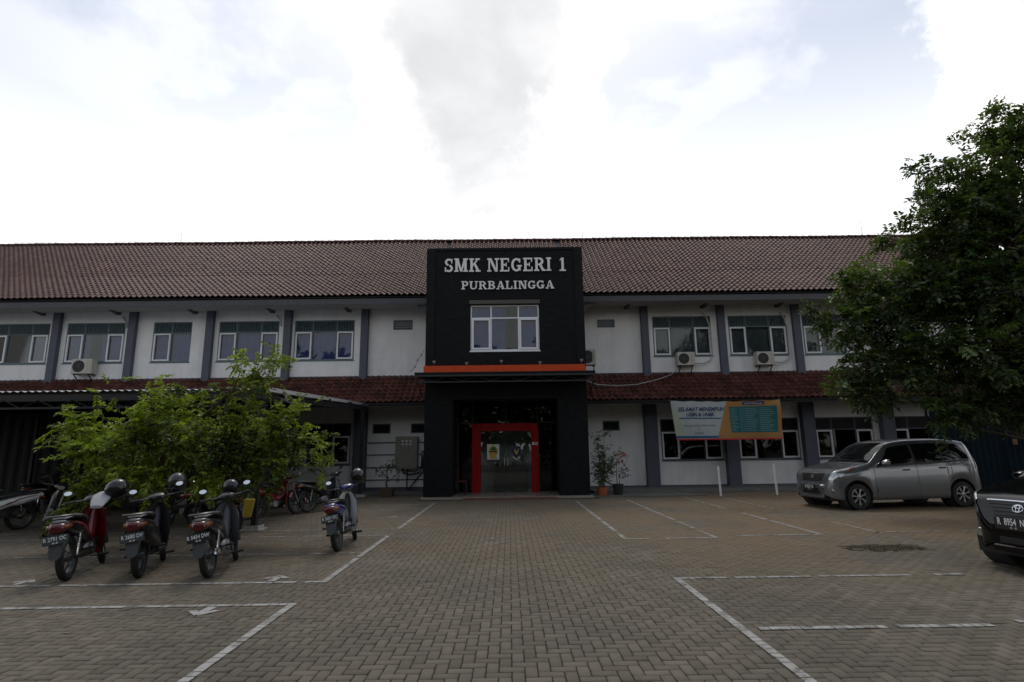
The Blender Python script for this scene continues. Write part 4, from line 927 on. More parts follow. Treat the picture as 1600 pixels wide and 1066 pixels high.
def tree(root, blobs, nper, rg, m, trunk_pts, trunk_r, llen, lwid, pitch, nleaf, zlo, zhi, twig=0.5, shell=0.55, bright=0.0, limbs=True, droop=0.4):
    loc = np.array(root.location); tb = MB(); tb.tube([Vector(p) for p in trunk_pts], trunk_r, 9); sp = []
    top = Vector(trunk_pts[-1]); mid = Vector(trunk_pts[len(trunk_pts)//2]); lb = MB(); tw = MB()
    for bi, (x, y, z, r, *rest) in enumerate(blobs):
        c = np.array((x, y, z))-loc; dens = rest[0] if rest else 1.0
        if limbs:
            st = Vector(trunk_pts[1+bi % (len(trunk_pts)-1)]); e = Vector(c); m1 = st.lerp(e, 0.45)+Vector((rg.normal(0, .15), rg.normal(0, .15), rg.normal(0.1, .1)))*r
            lb.tube([st, m1, e], [trunk_r[-1]*0.75, trunk_r[-1]*0.45, trunk_r[-1]*0.16], 6)
        bb_ = rg.normal(0, 0.20); n = int(nper*dens*(r**2)); ncl = max(3, n//9)
        dirs = rg.normal(0, 1, (ncl, 3)); dirs /= np.linalg.norm(dirs, axis=1)[:, None]; rad = r*(shell+(1-shell)*rg.random(ncl)**0.6)*rg.uniform(0.85, 1.2, ncl)
        for q in range(ncl):
            e = c+dirs[q]*rad[q]*np.array([1, 1, 0.85])
            s = c+dirs[q]*rad[q]*0.3
            tw.tube([Vector(s), Vector((s+e)/2+rg.normal(0, .05, 3)*r), Vector(e)], [0.016*trunk_r[0]/0.15, 0.010*trunk_r[0]/0.15, 0.004], 4, cap=False)
            for _ in range(max(1, n//ncl)):
                t = rg.uniform(0.25, 1.0); p = s+(e-s)*t+rg.normal(0, 0.07+0.06*r, 3)
                d = dirs[q]*0.8+rg.normal(0, 0.6, 3)+np.array([0, 0, 0.12])
                # leaf colour is lighter outward and upward, painting skylight onto the crown
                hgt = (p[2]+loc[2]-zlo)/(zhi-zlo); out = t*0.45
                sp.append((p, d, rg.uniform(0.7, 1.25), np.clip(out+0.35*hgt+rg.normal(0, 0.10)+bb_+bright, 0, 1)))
    V, F, R = leaf_cloud(sp, nleaf, llen, lwid, pitch, rg, droop)
    tb.build('trunk', BARK, root, smooth=True)
    if limbs: lb.build('limbs', BARK, root, smooth=True)
    o = tw.build('twigs', BARK, root, fixn=False); o['kind'] = 'stuff'
    o = np_mesh('crown', V, F, m, root, R); return root
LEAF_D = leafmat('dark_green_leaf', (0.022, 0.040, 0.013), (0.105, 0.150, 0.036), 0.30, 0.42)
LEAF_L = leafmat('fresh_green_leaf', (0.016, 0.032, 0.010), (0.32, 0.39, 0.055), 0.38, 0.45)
LEAF_B = leafmat('bush_leaf', (0.022, 0.040, 0.014), (0.07, 0.11, 0.03), 0.25)
LEAF_F = leafmat('pink_bract', (0.30, 0.04, 0.05), (0.55, 0.16, 0.10), 0.4)
rg = np.random.default_rng(11)
RT = thing('broadleaf_tree', 'large dark green tree with dense drooping leaves rising above the roof at the right', 'tree', (13.4, 13.2, 0))
blobs = [(12.9, 13.0, 8.9, 0.9, 1.0), (12.25, 13.0, 9.55, 0.42, 0.9), (13.5, 13.2, 9.2, 1.0), (11.9, 13.0, 8.1, 0.75, 0.8), (10.75, 13.0, 8.25, 0.5, 0.8), (11.3, 13.1, 7.9, 0.6, 0.8), (10.4, 13.0, 7.35, 0.55, 0.8), (11.2, 12.8, 7.0, 0.85), (12.3, 12.9, 7.2, 1.1),
  (9.75, 13.0, 6.45, 0.6, 0.8), (10.6, 12.9, 6.1, 0.9), (11.7, 12.5, 6.0, 1.1), (13.0, 13.0, 6.0, 1.4), (9.0, 13.0, 5.55, 0.6), (9.9, 12.7, 5.1, 0.9), (8.35, 13.0, 5.1, 0.5, 1.2), (8.0, 13.0, 4.4, 0.5, 1.1), (8.9, 12.8, 4.4, 0.8), (10.9, 12.3, 4.8, 1.1), (12.2, 12.4, 4.5, 1.2),
  (8.3, 12.9, 3.5, 0.6), (9.3, 12.6, 3.4, 0.85), (10.4, 12.2, 3.5, 1.0), (11.6, 12.2, 3.3, 1.1), (7.75, 13.0, 2.75, 0.38, 1.1), (8.4, 12.8, 2.75, 0.5), (9.4, 12.5, 2.45, 0.5), (10.3, 12.4, 2.5, 0.65), (11.3, 12.3, 2.5, 0.7), (12.3, 12.5, 2.8, 0.9), (9.45, 12.2, 1.95, 0.25, 1.0), (12.8, 14.5, 7.5, 1.3), (11.2, 14.4, 5.5, 1.2), (10.3, 14.2, 3.6, 0.9), (14.4, 13.5, 7.4, 1.4), (14.5, 13.0, 4.8, 1.4), (7.5, 12.9, 4.62, 0.3, 1.2)]
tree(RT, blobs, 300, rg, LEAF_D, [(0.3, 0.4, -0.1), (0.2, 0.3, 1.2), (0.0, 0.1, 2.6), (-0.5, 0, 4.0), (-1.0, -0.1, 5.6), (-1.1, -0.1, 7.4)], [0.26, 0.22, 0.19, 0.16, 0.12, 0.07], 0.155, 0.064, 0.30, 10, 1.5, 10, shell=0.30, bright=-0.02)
LT = thing('young_shade_tree', 'low spreading tree with bright green feathery leaves behind the parked motorcycles', 'tree', (-6.05, 10.1, 0))
blobs = [(-7.5, 9.7, 2.0, 0.22), (-7.3, 9.7, 1.72, 0.22), (-7.15, 9.7, 2.25, 0.20), (-7.0, 9.8, 1.95, 0.26), (-7.1, 9.8, 2.45, 0.12), (-6.5, 9.8, 2.0, 0.26), (-6.15, 9.8, 2.42, 0.22), (-6.2, 9.8, 2.72, 0.10), (-6.0, 9.8, 2.1, 0.40), (-5.75, 9.8, 2.62, 0.17), (-5.45, 9.8, 2.3, 0.24), (-5.2, 9.8, 2.5, 0.13), (-4.95, 9.9, 2.25, 0.20), (-4.62, 9.9, 2.72, 0.20, 1.3), (-4.72, 9.9, 3.08, 0.12, 1.6), (-4.72, 9.9, 3.30, 0.07, 2.2), (-4.4, 9.9, 2.85, 0.15, 1.4), (-4.12, 9.9, 3.02, 0.14, 1.6), (-4.15, 9.9, 3.20, 0.07, 2.0), (-4.5, 9.9, 2.45, 0.14), (-4.3, 9.9, 2.68, 0.13),
  (-4.5, 9.8, 2.0, 0.34), (-4.0, 9.8, 1.98, 0.22), (-3.72, 9.8, 2.18, 0.17, 1.3), (-3.55, 9.8, 2.34, 0.09, 1.6), (-3.75, 9.8, 1.72, 0.25), (-3.4, 9.8, 1.72, 0.17), (-3.15, 9.8, 1.60, 0.12, 1.4), (-3.9, 9.7, 1.42, 0.30), (-3.45, 9.8, 1.30, 0.18), (-3.2, 9.8, 1.22, 0.11), (-4.7, 9.6, 1.55, 0.40), (-5.4, 9.5, 1.75, 0.42), (-6.2, 9.5, 1.65, 0.45), (-6.9, 9.6, 1.55, 0.36), (-7.2, 9.6, 1.3, 0.22), (-6.75, 9.5, 1.05, 0.34), (-5.9, 9.4, 1.15, 0.38), (-7.0, 9.6, 0.72, 0.22), (-5.1, 9.6, 1.15, 0.34), (-4.3, 9.7, 1.05, 0.24), (-5.7, 10.3, 1.8, 0.45), (-4.6, 10.2, 1.55, 0.4), (-6.5, 10.3, 1.5, 0.4), (-3.95, 10.2, 1.7, 0.35)]
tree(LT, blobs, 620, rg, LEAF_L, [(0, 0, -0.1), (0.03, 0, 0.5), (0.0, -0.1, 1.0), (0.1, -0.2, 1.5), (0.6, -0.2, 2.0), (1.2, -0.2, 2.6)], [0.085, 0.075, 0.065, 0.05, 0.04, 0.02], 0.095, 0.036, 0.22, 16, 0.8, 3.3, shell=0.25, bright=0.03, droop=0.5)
# the row of tall trees across the road behind the photographer, seen mirrored in the upstairs windows
sp = []; rt = np.random.default_rng(5)
for k in range(15):
    cx_, cy_, ch_ = -31+k*4.4+rt.normal(0, .6), -11.5+rt.normal(0, 1.5), rt.uniform(8.5, 12.0)
    for _ in range(420):
        d = rt.normal(0, 1, 3); d /= np.linalg.norm(d); p = np.array((cx_, cy_, ch_*0.54))+d*np.array((2.7, 2.2, ch_*0.47))*rt.uniform(0.5, 1.0)
        sp.append((p, d+rt.normal(0, .5, 3), rt.uniform(0.8, 1.3), rt.uniform(0.1, 0.9)))
V, F, R = leaf_cloud(sp, 6, 0.75, 0.42, 0.8, rt, 0.4)
tag(np_mesh('tree_belt', V, F, LEAF_D, None, R), 'belt of tall dark trees across the road, mirrored in the upstairs windows', 'trees', kind='stuff')
# ------------------------------------------------------------------ plants in pots
def pot(parent, r, h, m, square=False):
    b = MB()
    if square: b.rings([[(s*a, s*c, z) for a, c in ((-1,-1),(1,-1),(1,1),(-1,1))] for s, z in ((r*0.8, 0), (r, h), (r*0.88, h), (r*0.85, h-0.05))])
    else: b.lathe([(0.001, 0), (r*0.72, 0), (r*0.93, h*0.82), (r*0.97, h*0.83), (r, h), (r*0.9, h), (r*0.86, h*0.9)], (0, 0, 0), 'z', 18)
    b.build('pot', m, parent, smooth=not square)
    b = MB(); b.lathe([(0.001, h*0.88), (r*0.86, h*0.88)], (0, 0, 0), 'z', 14); b.build('potting_soil', mat('soil', (0.04, 0.03, 0.02), 0.95), parent)
def pot_plant(name, lab, cat, loc, potr, poth, pm_, blobs, lm, stems, llen, lwid, nper, nleaf=6, square=False, flowers=None, group=None, pitch=0.09):
    t = thing(name, lab, cat, loc, group=group); pot(t, potr, poth, pm_, square)
    sp = []; rr = np.random.default_rng(len(lab))
    def cloud(bl, mm, nm, per, ll, lw):
        sp = []
        for (x, y, z, r) in bl:
            for _ in range(max(4, int(per*r*r))):
                d = rr.normal(0, 1, 3); d /= np.linalg.norm(d); p = np.array((x, y, z))+d*r*rr.uniform(0.2, 1.05)
                sp.append((p, d+rr.normal(0, .5, 3), rr.uniform(0.7, 1.3), np.clip(rr.normal(0.45, 0.25), 0, 1)))
        V, F, R = leaf_cloud(sp, nleaf, ll, lw, pitch, rr, 0.3); np_mesh(nm, V, F, mm, t, R)
    cloud(blobs, lm, 'leaves', nper, llen, lwid)
    if flowers: cloud(flowers, LEAF_F, 'flowers', nper*0.9, llen*0.8, lwid*1.2)
    for s in stems: b = MB(); b.tube(s[0], s[1], 6); b.build('stem', BARK, t, smooth=True)
pot_plant('potted_bush', 'tall narrow leafy bush in an orange pot beside the tower column', 'potted plant', (3.02, 18.95, 0), 0.20, 0.27, TERRA,
  [(0, 0, 0.55, 0.25), (-0.05, 0, 0.8, 0.28), (0.02, 0, 1.1, 0.26), (-0.05, 0, 1.4, 0.2), (-0.1, 0, 1.7, 0.12), (0.2, 0.05, 0.75, 0.2), (0.3, 0.05, 1.05, 0.18), (0.1, 0, 2.02, 0.1), (0.28, 0, 2.08, 0.08), (-0.3, 0, 1.95, 0.06), (-0.12, 0, 1.9, 0.07), (0.3, 0, 1.6, 0.05)], LEAF_B,
  [([(0, 0, 0.2), (-0.03, 0, 0.8), (-0.08, 0, 1.4), (-0.12, 0, 1.9)], [0.02, 0.016, 0.01, 0.004]), ([(0.02, 0, 0.2), (0.1, 0, 0.9), (0.1, 0, 1.6), (0.15, 0, 2.05)], [0.02, 0.014, 0.008, 0.003])], 0.06, 0.035, 1500, 6)
pot_plant('potted_bougainvillea', 'small bougainvillea with pink red flowers in a black pot right of the tall bush', 'potted plant', (3.55, 19.05, 0.012), 0.19, 0.34, BLACKPOT,
  [(0.1, 0, 0.72, 0.1), (0.25, 0, 0.74, 0.1), (0.32, 0, 0.64, 0.06), (-0.08, 0, 1.2, 0.13), (0.0, 0, 0.95, 0.08), (0.1, 0, 1.3, 0.1)], LEAF_B,
  [([(-0.02, 0, 0.3), (-0.03, 0, 0.6), (0.0, 0, 1.2)], [0.016, 0.012, 0.006]), ([(0.05, 0, 0.3), (0.06, 0, 0.62), (0.25, 0, 0.76)], [0.014, 0.010, 0.005])], 0.055, 0.032, 1500, 6, flowers=[(0.13, -0.02, 1.32, 0.11), (0.2, -0.02, 1.2, 0.10), (0.1, -0.03, 1.12, 0.08), (0.22, 0, 1.06, 0.06)])
pot_plant('potted_frangipani', 'sparse crooked shrub in a square brown pot under the electric cabinet', 'potted plant', (-4.12, 19.6, 0), 0.21, 0.30, mat('old_brown_pot', (0.09, 0.065, 0.04), 0.9, noise_amt=0.3),
  [(-0.22, 0, 0.85, 0.12), (-0.35, 0, 0.92, 0.08), (0.08, 0, 1.12, 0.12), (0.15, 0, 1.0, 0.08), (0.02, 0, 0.95, 0.08), (0.32, 0, 0.7, 0.07)], LEAF_B,
  [([(0, 0, 0.2), (-0.06, 0, 0.45), (0.0, 0, 0.62), (-0.05, 0, 0.78), (0.08, 0, 1.08)], [0.035, 0.03, 0.026, 0.02, 0.008]), ([(-0.02, 0, 0.6), (-0.15, 0, 0.74), (-0.3, 0, 0.88)], [0.02, 0.014, 0.006]), ([(0, 0, 0.5), (0.18, 0, 0.62), (0.33, 0, 0.74)], [0.016, 0.01, 0.005])], 0.10, 0.035, 700, 6, square=True)

# ------------------------------------------------------------------ motorcycle shed
SH = thing('motorcycle_shed', 'open steel shed with corrugated roof sheltering motorcycles at the left', 'shed', (-12, 16, 0))
SX0, SX1 = -24.0, -4.95
def shz(y): return 2.80+(y-11.6)*(3.22-2.80)/(20.55-11.6)
nx = int((SX1-SX0)/0.038); xs_ = [SX0+(SX1-SX0)*i/nx for i in range(nx+1)]
def corr(i): return 0.016*math.sin(i*math.pi/2)
vs = []; 
for y in (11.55, 20.55):
    for i, x in enumerate(xs_):
        xx = x+(-0.35*(x-SX0)/(SX1-SX0) if y > 15 else 0); vs.append((xx, y, shz(y)+corr(i)))
n = len(xs_); fs = [(i, i+1, n+i+1, n+i) for i in range(n-1)]
vs2 = vs+[(a, c, d-0.006) for a, c, d in vs]; fs2 = fs+[(2*n+n+i, 2*n+n+i+1, 2*n+i+1, 2*n+i) for i in range(n-1)]+[(2*n+i, 2*n+i+1, i+1, i) for i in range(n-1)]
b = MB(); b.add(vs2, fs2); b.build('roof_sheet', mat('galvanised_sheet', (0.34, 0.35, 0.36), 0.45, metal=0.5, noise_amt=0.2), SH, world=True, smooth=True, fixn=False)
b = MB(); b.box(SX0, SX1, 11.62, 11.66, 2.60, 2.74); b.build('front_beam', DARKST, SH, world=True)
b = MB(); b.box(SX0, SX1, 11.60, 11.64, 2.44, 2.48)
for k in range(28):
    x = SX0+0.7*k; b.tube([(x, 11.62, 2.46), (x+0.35, 11.62, 2.62)], 0.012, 4); b.tube([(x+0.35, 11.62, 2.62), (x+0.7, 11.62, 2.46)], 0.012, 4)
b.build('front_truss', DARKST, SH, world=True)
for y in (13.8, 16.0, 18.2, 20.3):
    b = MB(); b.box(SX0, SX1-0.1, y, y+0.05, shz(y)-0.10, shz(y)-0.022); b.build('purlin', DARKST, SH, world=True)
for x in (-5.12, -12.2, -16.4, -20.6):
    b = MB(); b.prism([(11.66, shz(11.66)-0.24), (20.4, shz(20.4)-0.24), (20.4, shz(20.4)-0.11), (11.66, shz(11.66)-0.11)], x-0.03, x+0.03, 'yz'); b.build('rafter', DARKST, SH, world=True)
    for y in (11.72, 19.8):
        b = MB(); b.box(x-0.05, x+0.05, y, y+0.10, 0.10, shz(y)-0.25); b.box(x-0.11, x+0.11, y-0.06, y+0.16, 0.088, 0.0995); b.build('post', DARKST, SH, world=True)
        b = MB(); b.box(x-0.20, x+0.20, y-0.15, y+0.25, -0.03, 0.022 if y < 12 else 0.06); b.box(x-0.14, x+0.14, y-0.09, y+0.19, 0.0225, 0.0875); b.build('footing', mat('white_footing', (0.40, 0.39, 0.36), 0.8, noise_amt=0.3), SH, world=True)
for k, x in enumerate((-5.3,)):
    b = MB(); 
b = MB(); b.box(SX1-0.02, SX1+0.02, 11.56, 11.60, 2.72, 2.83)
b.rings([[(SX1+dx, 11.56, shz(11.56)+dz) for dx, dz in ((0.0, -0.06), (0.03, -0.06), (0.03, 0.03), (0.0, 0.03))], [(SX1-0.35+dx, 20.55, shz(20.55)+dz) for dx, dz in ((0.0, -0.06), (0.03, -0.06), (0.03, 0.03), (0.0, 0.03))]]); b.build('edge_flashing', mat('zinc_edge', (0.5, 0.5, 0.5), 0.5), SH, world=True)

nb = 40; bb = MB()  # added black sheet standing in for the deep shade inside the shed
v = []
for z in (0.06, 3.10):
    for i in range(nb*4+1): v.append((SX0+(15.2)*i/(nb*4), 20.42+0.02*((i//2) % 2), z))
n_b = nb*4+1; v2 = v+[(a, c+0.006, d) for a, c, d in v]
bb.add(v2, [(i, i+1, n_b+1+i, n_b+i) for i in range(n_b-1)]+[(2*n_b+n_b+i, 2*n_b+n_b+1+i, 2*n_b+i+1, 2*n_b+i) for i in range(n_b-1)]); bb.build('shade_sheet', mat('shade_black', (0.010, 0.012, 0.015), 0.7), SH, world=True, fixn=False)
# ------------------------------------------------------------------ side gate at the right
GT = thing('sheet_fence', 'tall dark blue corrugated sheet fence behind the silver car', 'fence', (16.8, 18.6, 0))
BLG = mat('dark_blue_sheet', (0.002, 0.012, 0.020), 0.7, spec=0.2, noise_amt=0.2, nscale=2)
for k in range(8):
    x0 = 14.4+k*0.92; y0 = 19.4-k*0.28; v = []; n = 12
    for z in (0.06, 2.75):
        for i in range(n+1):
            t = i/n; v.append((x0+0.95*t, y0-0.29*t+(0.025 if i % 2 else -0.025), z))
    v2 = v+[(a, c+0.004, d) for a, c, d in v]; m_ = 2*(n+1)
    b = MB(); b.add(v2, [(i, i+1, n+2+i, n+1+i) for i in range(n)]+[(m_+n+1+i, m_+n+2+i, m_+i+1, m_+i) for i in range(n)]); b.build('sheet_panel', BLG, GT, world=True, fixn=False)
    b = MB(); b.box(x0-0.04, x0+0.02, y0+0.06, y0+0.12, -0.04, 2.8); b.build('post', DARKST, GT, world=True)
b = MB(); b.obox((16.55, 18.65, 1.55), (0.06, 0.02, 0.09), (0, 0, -0.29)); b.build('latch', mat('rusty', (0.2, 0.1, 0.05), 0.8), GT, world=True)
b = MB(); b.box(18.3, 26.0, 21.5, 21.7, -0.05, 3.2); tag(b.build('side_wall', WALL), 'plain plastered boundary wall beyond the right end of the school', 'wall')
# ------------------------------------------------------------------ motorcycles
def wheel_parts(name, parent, c, R, rt, rim_m, spokes=True, xf=None, alloy=False):
    y, z = c
    def fin(b, n, m, p, sm=False):
        if xf is not None: b.xf(xf)
        return b.build(n, m, p, smooth=sm)
    b = MB(); prof = [(R-rt*1.6, -rt*0.75), (R-rt*0.7, -rt*1.0), (R-rt*0.15, -rt*0.7), (R, 0), (R-rt*0.15, rt*0.7), (R-rt*0.7, rt*1.0), (R-rt*1.6, rt*0.75), (R-rt*1.6, -rt*0.75)]
    b.lathe(prof, (0, y, z), 'x', 36); w_ = fin(b, name, RUBBER, parent, True)
    b = MB(); r0 = R-rt*1.55; b.lathe([(r0, -rt*0.72), (r0-0.012, -rt*0.6), (r0-0.022, 0), (r0-0.012, rt*0.6), (r0, rt*0.72), (r0-0.001, 0), (r0, -rt*0.72)], (0, y, z), 'x', 36); fin(b, 'rim', rim_m, w_, True)
    b = MB(); b.lathe([(0.001, -0.055), (0.03, -0.055), (0.055, -0.035), (0.055, 0.035), (0.03, 0.055), (0.001, 0.055)], (0, y, z), 'x', 16); fin(b, 'hub', STEEL, w_, True)
    b = MB(); ns = 10 if alloy else 28
    for k in range(ns):
        a = 2*math.pi*k/ns; s = 0.03 if k % 2 else -0.03
        if alloy: b.tube([(0, y+0.05*math.cos(a), z+0.05*math.sin(a)), (0, y+(r0-0.015)*math.cos(a+0.1), z+(r0-0.015)*math.sin(a+0.1))], [0.014, 0.009], 5)
        else: b.tube([(s, y+0.05*math.cos(a), z+0.05*math.sin(a)), (0, y+(r0-0.015)*math.cos(a+0.25*(1 if k % 4 < 2 else -1)), z+(r0-0.015)*math.sin(a+0.25*(1 if k % 4 < 2 else -1)))], 0.0022, 3)
    fin(b, 'spokes', rim_m, w_)
    return w_
def arc_fender(b, cy, cz, R, a0, a1, hw, n=12, drop=0.025):
    rings = []
    for k in range(n+1):
        a = math.radians(a0+(a1-a0)*k/n)
        def P(x, r): return (x, cy+r*math.cos(a), cz+r*math.sin(a))
        rings.append([P(-hw, R-drop), P(-hw*0.75, R), P(0, R+0.012), P(hw*0.75, R), P(hw, R-drop), P(hw*0.95, R-drop-0.003), P(hw*0.7, R-0.006), P(0, R+0.006), P(-hw*0.7, R-0.006), P(-hw*0.95, R-drop-0.003)])
    b.rings(rings)
def motorcycle(lab, x, y, head, lean, body, accent, inner, plate, group='motorcycles parked in the yard', steer=14, scale=0.93, exhaust=True, platem=PLATEB, alloy=False, fold=True, scooter=False, shock=CHROME, fender=GREYP, cowl=False):
    t = thing('motorcycle', lab, 'motorcycle', (x, y, 0), (0, -math.radians(lean), math.radians(head)), group); t.scale = (scale,)*3
    R = 0.285
    wheel_parts('rear_wheel', t, (0, R), R, 0.047, STEEL, alloy=alloy)
    Mst = Matrix.Translation((0, 1.03, 0.85))@Matrix.Rotation(math.radians(steer), 4, Vector((0, -0.42, 0.9)))@Matrix.Translation((0, -1.03, -0.85))
    wheel_parts('front_wheel', t, (1.24, R), R, 0.040, CHROME if inner is PAINTW else STEEL, xf=Mst, alloy=alloy)
    # tail body, one shell from the tail lamp to the step-through
    b = MB(); b.loft([(-0.36, 0.75, 0.035, 0.02), (-0.33, 0.745, 0.090, 0.05), (-0.25, 0.725, 0.122, 0.072), (-0.1, 0.695, 0.140, 0.095), (0.08, 0.65, 0.145, 0.110), (0.26, 0.62, 0.130, 0.10), (0.42, 0.56, 0.115, 0.11), (0.55, 0.49, 0.09, 0.10), (0.66, 0.42, 0.06, 0.07)], 16, 2.6)
    b.build('tail_body', body, t, smooth=True)
    if cowl:
        b = MB(); b.loft([(-0.30, 0.66, 0.09, 0.06), (-0.15, 0.58, 0.145, 0.12), (0.1, 0.53, 0.165, 0.16), (0.35, 0.47, 0.165, 0.17), (0.55, 0.38, 0.15, 0.12), (0.68, 0.33, 0.12, 0.06)], 16, 3.0); b.build('side_cowl', body, t, smooth=True)
        b = MB(); b.loft([(0.45, 0.27, 0.14, 0.04), (0.6, 0.27, 0.17, 0.045), (0.85, 0.28, 0.17, 0.05), (0.98, 0.32, 0.12, 0.05)], 14, 4.0); b.build('footboard', BLACKP, t, smooth=True)
    for s in (-1, 1):
        b = MB(); b.rings([[(s*(w1+0.004), yy, zz-hh), (s*(w1+0.010), yy, zz), (s*(w1-0.004), yy, zz+hh), (s*(w1-0.02), yy, zz)] for yy, zz, w1, hh in ((-0.28, 0.752, 0.105, 0.006), (-0.1, 0.735, 0.128, 0.014), (0.1, 0.69, 0.134, 0.02), (0.3, 0.61, 0.125, 0.024), (0.48, 0.52, 0.10, 0.015))]); b.build('side_stripe', accent, t, smooth=True)
    b = MB(); b.loft([(-0.27, 0.80, 0.06, 0.012), (-0.22, 0.81, 0.105, 0.025), (-0.05, 0.815, 0.13, 0.034), (0.12, 0.805, 0.135, 0.036), (0.22, 0.785, 0.13, 0.036), (0.36, 0.755, 0.11, 0.045), (0.50, 0.735, 0.08, 0.045), (0.58, 0.71, 0.05, 0.03)], 16, 2.8)
    b.build('seat', SEATM, t, smooth=True)
    b = MB(); b.loft([(-0.40, 0.695, 0.055, 0.035), (-0.385, 0.695, 0.080, 0.056), (-0.34, 0.705, 0.100, 0.064), (-0.27, 0.71, 0.116, 0.060)], 14, 2.4); tl = b.build('tail_lamp', REDL, t, smooth=True)
    for s in (-1, 1):
        b = MB(); b.loft([(-0.37, 0.705, 0.012, 0.02, s*0.092), (-0.33, 0.712, 0.020, 0.030, s*0.105), (-0.24, 0.72, 0.015, 0.024, s*0.118)], 8, 2.2); b.build('turn_signal', ORL, tl, smooth=True)
    b = MB()
    pts = [(0.13, 0.02, 0.80), (0.15, -0.14, 0.825), (0.135, -0.30, 0.845), (0.09, -0.385, 0.85), (0, -0.41, 0.85), (-0.09, -0.385, 0.85), (-0.135, -0.30, 0.845), (-0.15, -0.14, 0.825), (-0.13, 0.02, 0.80)]
    b.tube(pts, 0.013, 7); b.build('grab_rail', STEEL if body is not BLUEP else BLACKP, t, smooth=True)
    b = MB(); arc_fender(b, 0, R, R+0.06, 75, 168, 0.065, 10); b.build('rear_mudguard', BLACKP, t, smooth=True)
    b = MB(); b.prism([(-0.068, 0.64), (0.068, 0.64), (0.078, 0.50), (0.062, 0.34), (0.03, 0.31), (-0.03, 0.31), (-0.062, 0.34), (-0.078, 0.50)], -0.345, -0.335, 'xz')
    b.xf(Matrix.Translation((0, -0.34, 0.64))@Matrix.Rotation(math.radians(-12), 4, 'X')@Matrix.Translation((0, 0.34, -0.64))); b.build('mud_flap', fender, t)
    Mp = Matrix.Translation((0, -0.40, 0.565))@Matrix.Rotation(math.radians(-8), 4, 'X')@Matrix.Rotation(math.radians(-5), 4, 'Y')
    b = MB(); b.box(-0.135, 0.135, -0.004, 0.004, -0.055, 0.055); b.xf(Mp); pl = b.build('number_plate', platem, t)
    if plate:
        for s, sz, dz in ((plate, 0.068, 0.012), ('05 - 20', 0.026, -0.038)):
            o = text_obj(s, sz, PLATEW, pl, (0, -0.0055, dz), ext=0.0004, off=0.0015, sx=0.78, name='plate_lettering'); o.data.transform(Mp)
    # swingarm, shocks, engine, stands
    b = MB()
    for s in (-1, 1): b.tube([(s*0.085, 0, R), (s*0.09, 0.25, R+0.01), (s*0.07, 0.45, R+0.05)], 0.017, 6)
    b.build('swingarm', DARKST, t, smooth=True)
    for s in (-1, 1):
        b = MB(); p0, p1 = Vector((s*0.105, 0.02, R+0.02)), Vector((s*0.12, 0.10, 0.66)); b.tube([p0, p1], 0.010, 6)
        hel = []
        for k in range(49):
            q = k/48; p = p0.lerp(p1, 0.25+0.6*q); a = q*9*2*math.pi; hel.append(p+Vector((0.023*math.cos(a), 0.023*math.sin(a), 0)))
        b.tube(hel, 0.0045, 4); b.build('shock_absorber', shock, t, smooth=True)
    b = MB(); b.loft([(0.40, 0.30, 0.07, 0.06), (0.46, 0.31, 0.115, 0.10), (0.62, 0.31, 0.12, 0.105), (0.70, 0.32, 0.08, 0.08), (0.74, 0.34, 0.055, 0.055), (0.93, 0.37, 0.055, 0.055), (0.96, 0.375, 0.04, 0.04)], 14, 3.0)
    for k in range(6): b.loft([(0.77+k*0.028, 0.35+k*0.004, 0.075, 0.075), (0.778+k*0.028, 0.351+k*0.004, 0.075, 0.075)], 12, 4)
    b.lathe([(0.001, 0.13), (0.07, 0.13), (0.085, 0.115), (0.085, 0.09)], (0, 0.55, 0.31), 'x', 16); b.lathe([(0.001, -0.13), (0.06, -0.13), (0.075, -0.115), (0.075, -0.09)], (0, 0.58, 0.30), 'x', 16)
    b.build('engine', STEEL, t, smooth=True)
    if exhaust:
        b = MB(); b.tube([(0.06, 0.92, 0.33), (0.10, 0.85, 0.20), (0.12, 0.62, 0.18), (0.135, 0.36, 0.22)], 0.016, 7); b.tube([(0.135, 0.38, 0.215), (0.15, 0.30, 0.235), (0.155, -0.10, 0.33)], [0.02, 0.042, 0.05], 14, cap=False); ex = b.build('exhaust', DARKST if not fold else STEEL, t, smooth=True)
        b = MB(); b.lathe([(0.051, -0.005), (0.053, 0.015), (0.050, 0.03), (0.035, 0.026), (0.03, 0.0), (0.001, 0.0)], (0, 0, 0), 'y', 16)
        b.xf(Matrix.Translation((0.155, -0.105, 0.331))@Matrix.Rotation(math.radians(-13), 4, 'X')@Matrix.Rotation(math.pi, 4, 'Z')); b.build('exhaust_tip', CHROME, ex, smooth=True)
    for s in (-1, 1):
        b = MB(); b.tube([(s*0.08, 0.56, 0.20), (s*0.20, 0.56, 0.21)], 0.009, 6); b.tube([(s*0.20, 0.56, 0.21), (s*0.31, 0.56, 0.215)], 0.018, 8); b.build('footpeg', RUBBER, t)
        b = MB(); b.tube([(s*0.09, 0.22, 0.34), (s*0.17, 0.20, 0.36)], 0.009, 6); b.tube([(s*0.17, 0.20, 0.36), (s*0.27, 0.16, 0.37)], 0.015, 8); b.build('rear_footpeg', RUBBER, t)
    b = MB(); b.tube([(-0.07, 0.42, 0.22), (-0.18, 0.38, 0.03)], 0.011, 6); b.obox((-0.185, 0.38, 0.02), (0.03, 0.025, 0.006)); b.build('side_stand', DARKST, t)
    # leg shield and centre cover
    rings = []
